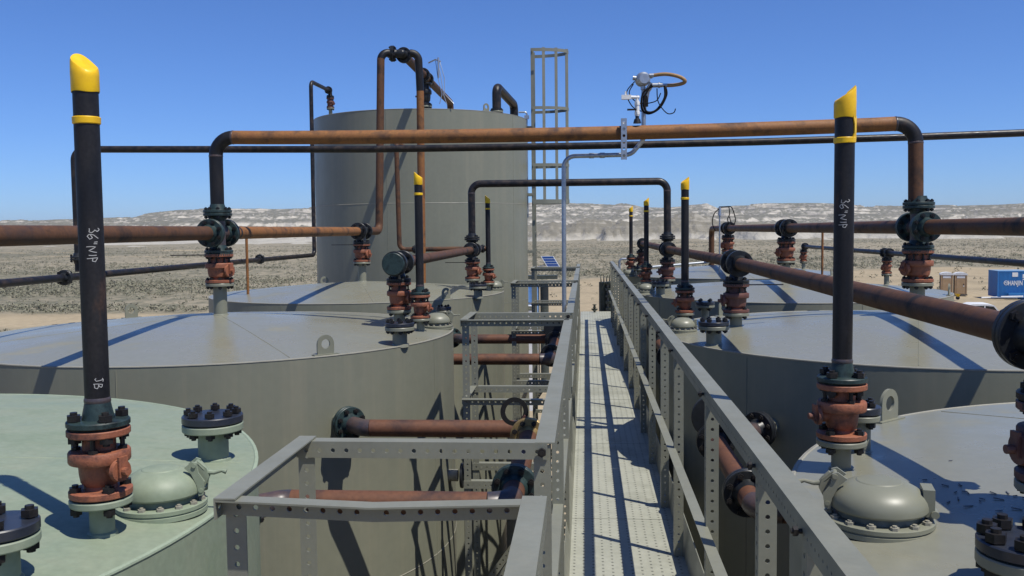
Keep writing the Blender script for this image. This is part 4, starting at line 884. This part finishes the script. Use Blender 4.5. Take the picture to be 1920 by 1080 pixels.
pipe(T, fillet([g(.60, 16.7, -1.0), g(.60, 16.7, -.55), g(.90, 16.7, -.55), g(1.12, 16.7, -.70), g(2.2, 16.8, -.62)], .06), .045, 'galvanised', 'tube', 14)

# ---------------------------------------------------------------- far end of the walkway and the equipment beyond
T = thing('flanged_stack', 'dark green upright pipe with stacked flanges at the walkway end', 'pipe stack', V(.40, 18.9, -2.4)); g = loc(T)
MB().cyl(g(.36, 18.9, -7), g(.36, 18.9, -1.08), .095, n=28).build('pipe', 'dark_green', T)
for k in range(7): MB().lathe([(.09, 0), (.105, .004), (.105, .05), (.09, .054)], 24, g(.50, 18.75, -1.12 - k * .13)).build('disc', 'dark_green', T)
MB().cyl(g(.50, 18.75, -2.1), g(.50, 18.75, -1.06), .05, n=18).build('core', 'dark_green', T)
for k in range(5): MB().cyl(g(.31 + k * .055, 18.8, -1.1), g(.30 + k * .06, 18.8, -.96 + .03 * (k % 2)), .016, .006, n=8).build('spike', 'dark_green', T)
T = thing('small_valve', 'little dark valve with a hand wheel at the far end of the walkway deck', 'valve', V(.17, 18.4, DZ)); g = loc(T)
b = MB().cyl(g(.17, 18.4, DZ), g(.17, 18.4, DZ + .14), .022, n=12); b.lathe([(.04, 0), (.04, .015)], 14, g(.17, 18.4, DZ + .03)); b.lathe([(.034, 0), (.034, .012)], 14, g(.17, 18.4, DZ + .09)); b.cyl(g(.11, 18.4, DZ + .06), g(.23, 18.4, DZ + .06), .016, n=10); b.build('body', 'dark_green', T)
MB().ring(g(.17, 18.4, DZ + .15), U, .04, .028, .012, 18).build('hand_wheel', 'dark_green', T)
T = thing('steel_vessel', 'shiny upright steel vessel seen through the far bay railings', 'vessel', V(-2.45, 40, -7)); g = loc(T)
MB().lathe([(.26, 0), (.26, 4.45), (.22, 4.6), (.1, 4.68)], 36, g(-2.25, 40, -7)).build('jacket', 'stainless', T)
for e in (1.2, 2.5, 3.8): MB().lathe([(.262, e), (.268, e + .01), (.268, e + .06), (.262, e + .07)], 36, g(-2.25, 40, -7), cap=False).build('band', 'galvanised', T)
MB().cyl(g(-1.78, 40.2, -7), g(-1.78, 40.2, -2.3), .18, n=24).build('dark_pipe', 'dark_green', T); MB().cyl(g(-2.75, 40.2, -7), g(-2.75, 40.2, -2.3), .14, n=24).build('dark_pipe', 'dark_green', T)
MB().box(*(-2.9 + 2.45, -1.2 + 2.45 - 0.0, -.3, .3), 4.86, 5.02).build('top_beam', 'dark_green', T)
T = thing('white_cabinet', 'white equipment cabinet in front of the shiny steel vessel', 'cabinet', V(-2.3, 36, -7)); g = loc(T)
MB().box(-.62, .28, -.4, .4, 0, 3.98).build('body', 'white_paint', T); MB().box(-.66, .32, -.44, .44, 3.98, 4.03).build('lid', 'white_paint', T)
for k in range(3): MB().box(-.5 + k * .3, -.42 + k * .3, -.405, -.40, 3.4, 3.5).build('latch', 'bolt_black', T)
T = thing('solar_panel', 'small blue solar panel on a post beyond the walkway', 'solar panel', V(-2.25, 42, -7)); g = loc(T)
MB().cyl(g(-2.35, 42, -7), g(-2.35, 42, -1.7), .03, n=12).build('post', 'galvanised', T)
ax, ay = Vector((.30, .0, -.0)), Vector((-.18, .22, .28)); c = g(-1.55, 42, -1.52)
nn = ax.cross(ay).normalized(); MB().obox(c, ax * .95, ay, nn * .012).build('frame', 'galvanised', T)
for k in range(5): MB().obox(c + ay * (-.78 + .39 * k) + nn * .014, ax * .86, ay * .165, nn * .004).build('cell', 'solar_blue', T)
MB().cyl(g(-2.35, 42, -1.75), g(-1.6, 42, -1.6), .02, n=8).build('arm', 'galvanised', T)

# ---------------------------------------------------------------- yard on the right
def toilet(x, y, rz, label):
    T = thing('portable_toilet', label, 'toilet', (x, y, 0), 'portable toilets by the blue container', rz)
    MB().box(-.55, .55, -.55, .55, .12, 2.0).build('cabin', 'tan_plastic', T); MB().box(-.6, .6, -.6, .6, 0, .12).build('skid', 'dark_plastic', T)
    MB().box(-.40, .34, -.575, -.552, .18, 1.66).build('door', 'tan_plastic', T); MB().box(-.36, .36, -.572, -.552, 1.70, 1.94).build('sign_panel', 'white_paint', T)
    MB().box(.20, .30, -.59, -.577, 1.05, 1.16).build('latch', 'bolt_black', T); MB().box(.20, .30, -.59, -.577, .88, .98).build('handle', 'white_paint', T)
    for s in (-.52, .5): MB().box(s - .03, s + .05, -.58, -.552, .14, 1.98).build('corner_post', 'tan_plastic', T)
    poly = [(-.6, 2.0)] + [(.6 * math.sin(R(a_)) * 1.0, 2.0 + .06 + .22 * math.cos(R(a_))) for a_ in range(-80, 81, 16)] + [(.6, 2.0)]
    MB().prism(poly, (0, 0, 0), (1, 0, 0), (0, 0, 1), (0, 1, 0), 1.2).build('roof', 'white_paint', T)
    for k in range(5): MB().box(-.563, -.552, -.45 + k * .2, -.37 + k * .2, .2, 1.9).build('side_rib', 'dark_plastic', T)
toilet(35.75, 95.9, R(-14), 'left one of two tan portable toilets with white roofs'); toilet(36.98, 95.6, R(-14), 'right one of two tan portable toilets with white roofs')
def container():
    T = thing('shipping_container', 'blue shipping container with white lettering at the right edge', 'container', (38.75, 91.3, 0)); T.rotation_euler = (0, 0, R(-3))
    L, Wd, Hh = 2.75, 2.4, 2.59
    MB().box(0, L, .03, Wd, .1, Hh - .03).build('box', 'container_blue', T); MB().box(-.02, L + .02, .0, Wd + .02, Hh - .03, Hh).build('roof', 'container_sunlit', T)
    for k in range(23): MB().box(.06 + k * .115, .12 + k * .115, .008, .03, .2, Hh - .12).build('corrugation', 'container_blue', T)
    for x0 in (-.02, L - .08): MB().box(x0, x0 + .1, -.006, .1, 0, Hh - .03).build('corner_post', 'container_blue', T)
    MB().box(0, L, -.004, .06, 0, .12).build('bottom_rail', 'container_blue', T); MB().box(0, L, -.004, .06, Hh - .13, Hh - .035).build('top_rail', 'container_blue', T)
    MB().box(L, L + 2.6, .1, Wd, .1, Hh - .03).build('sunlit_side', 'container_sunlit', T)  # container's side, its sunlight painted in as a lighter blue
    for k in range(4): MB().box(L + .05, L + 2.6, .08, .1, .3 + k * .6, .36 + k * .6).build('end_bar', 'white_paint', T)
    cu = bpy.data.curves.new('t', 'FONT'); cu.body = 'HANJIN'; cu.size = .62; cu.extrude = .004; cu.offset = .012; cu.align_x = 'LEFT'
    to = bpy.data.objects.new('t', cu); col.objects.link(to); dg = bpy.context.evaluated_depsgraph_get(); me = bpy.data.meshes.new_from_object(to.evaluated_get(dg))
    bpy.data.objects.remove(to); me.materials.clear(); me.materials.append(MAT['white_paint']); me.transform(Matrix.Rotation(R(90), 4, 'X'))
    o = bpy.data.objects.new('lettering', me); col.objects.link(o); o.parent = T; o.location = (.93, .0, 1.22); o.scale = (.60, 1, 1)
    b = MB(); b.ring((.75, .003, 1.44), (0, 1, 0), .22, .165, .008, 28); b.tube(spline([(.62, .0, 1.36), (.70, .0, 1.50), (.80, .0, 1.38), (.88, .0, 1.52)]), .025, 8); b.build('emblem', 'white_paint', T)
    MB().box(1.28, 1.78, -.004, .008, 2.02, 2.42).build('placard', 'white_paint', T); MB().box(2.2, 2.42, -.004, .006, 1.9, 2.25).build('label_plate', 'white_paint', T); MB().box(2.3, 2.6, -.004, .006, 2.0, 2.08).build('label_plate', 'white_paint', T); MB().box(2.2, 2.42, -.004, .006, 1.72, 1.82).build('label_plate', 'white_paint', T)
    MB().box(.8, 2.5, -.5, -.05, .05, .5).build('blue_crate', 'container_blue', T)
container()
def pickup():
    T = thing('pickup_truck', 'white pickup truck half hidden behind the slanting pipe', 'truck', (26.3, 63.5, 0)); T.rotation_euler = (0, 0, R(-10))
    poly = [(-2.7, .5), (-2.7, 1.02), (-1.0, 1.08), (-.72, 1.12), (-.25, 1.72), (.1, 1.80), (1.05, 1.80), (1.3, 1.72), (1.42, 1.12), (2.75, 1.08), (2.75, .5)]
    MB().prism([p for p in poly], (0, 0, 0), (-1, 0, 0), (0, 0, 1), (0, 1, 0), 1.8).build('body', 'white_paint', T)
    for s in (-1, 1):
        for q in ([(-.60, 1.15), (-.2, 1.66), (.28, 1.70), (.28, 1.15)], [(.36, 1.15), (.36, 1.70), (1.05, 1.68), (1.22, 1.15)]):
            MB().prism(q, (0, s * .905, 0), (-1, 0, 0), (0, 0, 1), (0, 1, 0), .012).build('window', 'glass_dark', T)
        for x in (-1.7, 1.75):
            wh = MB().cyl((x, s * .72, .38), (x, s * .95, .38), .38, n=24).build('wheel', 'rubber', T); MB().cyl((x, s * .945, .38), (x, s * .956, .38), .22, n=20).build('rim', 'galvanised', wh)
    MB().obox((-.46, 0, 1.42), (.19, 0, .27), (0, .78, 0), (.01, 0, -.008)).build('windscreen', 'glass_dark', T)
pickup()
T = thing('wheelbarrow', 'yellow barrow with a black wheel on the sand before the toilets', 'wheelbarrow', (34.44, 89.6, 0)); T.scale = (.62, .62, .62)
MB().add([(-.15, -.25, .5), (.15, -.25, .5), (.15, .25, .5), (-.15, .25, .5), (-.3, -.4, .95), (.3, -.4, .85), (.3, .4, .85), (-.3, .4, .95)], [(0, 3, 2, 1), (4, 5, 6, 7), (0, 1, 5, 4), (1, 2, 6, 5), (2, 3, 7, 6), (3, 0, 4, 7)]).build('tub', 'yellow_plastic', T)
MB().cyl((.05, -.06, .3), (.05, .06, .3), .29, n=20).build('wheel', 'rubber', T); MB().tube([(-.9, -.2, .75), (-.2, -.2, .5), (.1, -.1, .3)], .02, 8).build('handle', 'galvanised', T)
for i, (x, y, dx, dy, ln, lab) in enumerate(((37.0, 90.6, 1, .1, 1.5, 'thick white pipe lying on the sand left of the blue container'), (37.6, 90.0, 1, -.35, 2.2, 'thin grey pipe lying askew before the blue container'), (38.6, 90.2, 1, -.1, 1.9, 'white pipe lying along the foot of the blue container'))):
    d = Vector((dx, dy, 0)).normalized() * ln
    tag(MB().cyl((x, y, .10 + .05 * i), (x + d.x, y + d.y, .12 + .06 * (i % 3)), .08, n=10).build('loose_pipe', 'white_paint' if i % 2 == 0 else 'galvanised'), lab, 'pipe', 'loose pipes on the sand')

# scuffs of tape and grit on the near right roof
b = MB()
for k in range(26):
    x = rng.normal(1.03, .08); y = rng.normal(2.52, .16); a_ = rng.uniform(0, math.pi); ln = rng.uniform(.004, .014); wd = rng.uniform(.0008, .002); z0 = zroof(R1, x, y) + .0045
    b.obox(V(x, y, z0), (math.cos(a_) * ln, math.sin(a_) * ln, 0), (-math.sin(a_) * wd, math.cos(a_) * wd, 0), (0, 0, .001))
o = b.build('roof_debris', 'stain', kind='stuff'); tag(o, 'dark scraps scattered on the near right tank roof', 'scraps')
b = MB().prism([(-.04, 0), (-.02, .008), (0, .004), (.03, .012), (.04, .002), (.005, -.004), (0, -.016), (-.008, -.003)], V(.835, 1.95, zroof(R1, .835, 1.95) + .006), (1, .15, 0), (-.15, 1, 0), (0, 0, 1), .002)
tag(b.build('tape_scrap', 'stain'), 'dark torn strip of tape on the near right tank roof', 'tape')
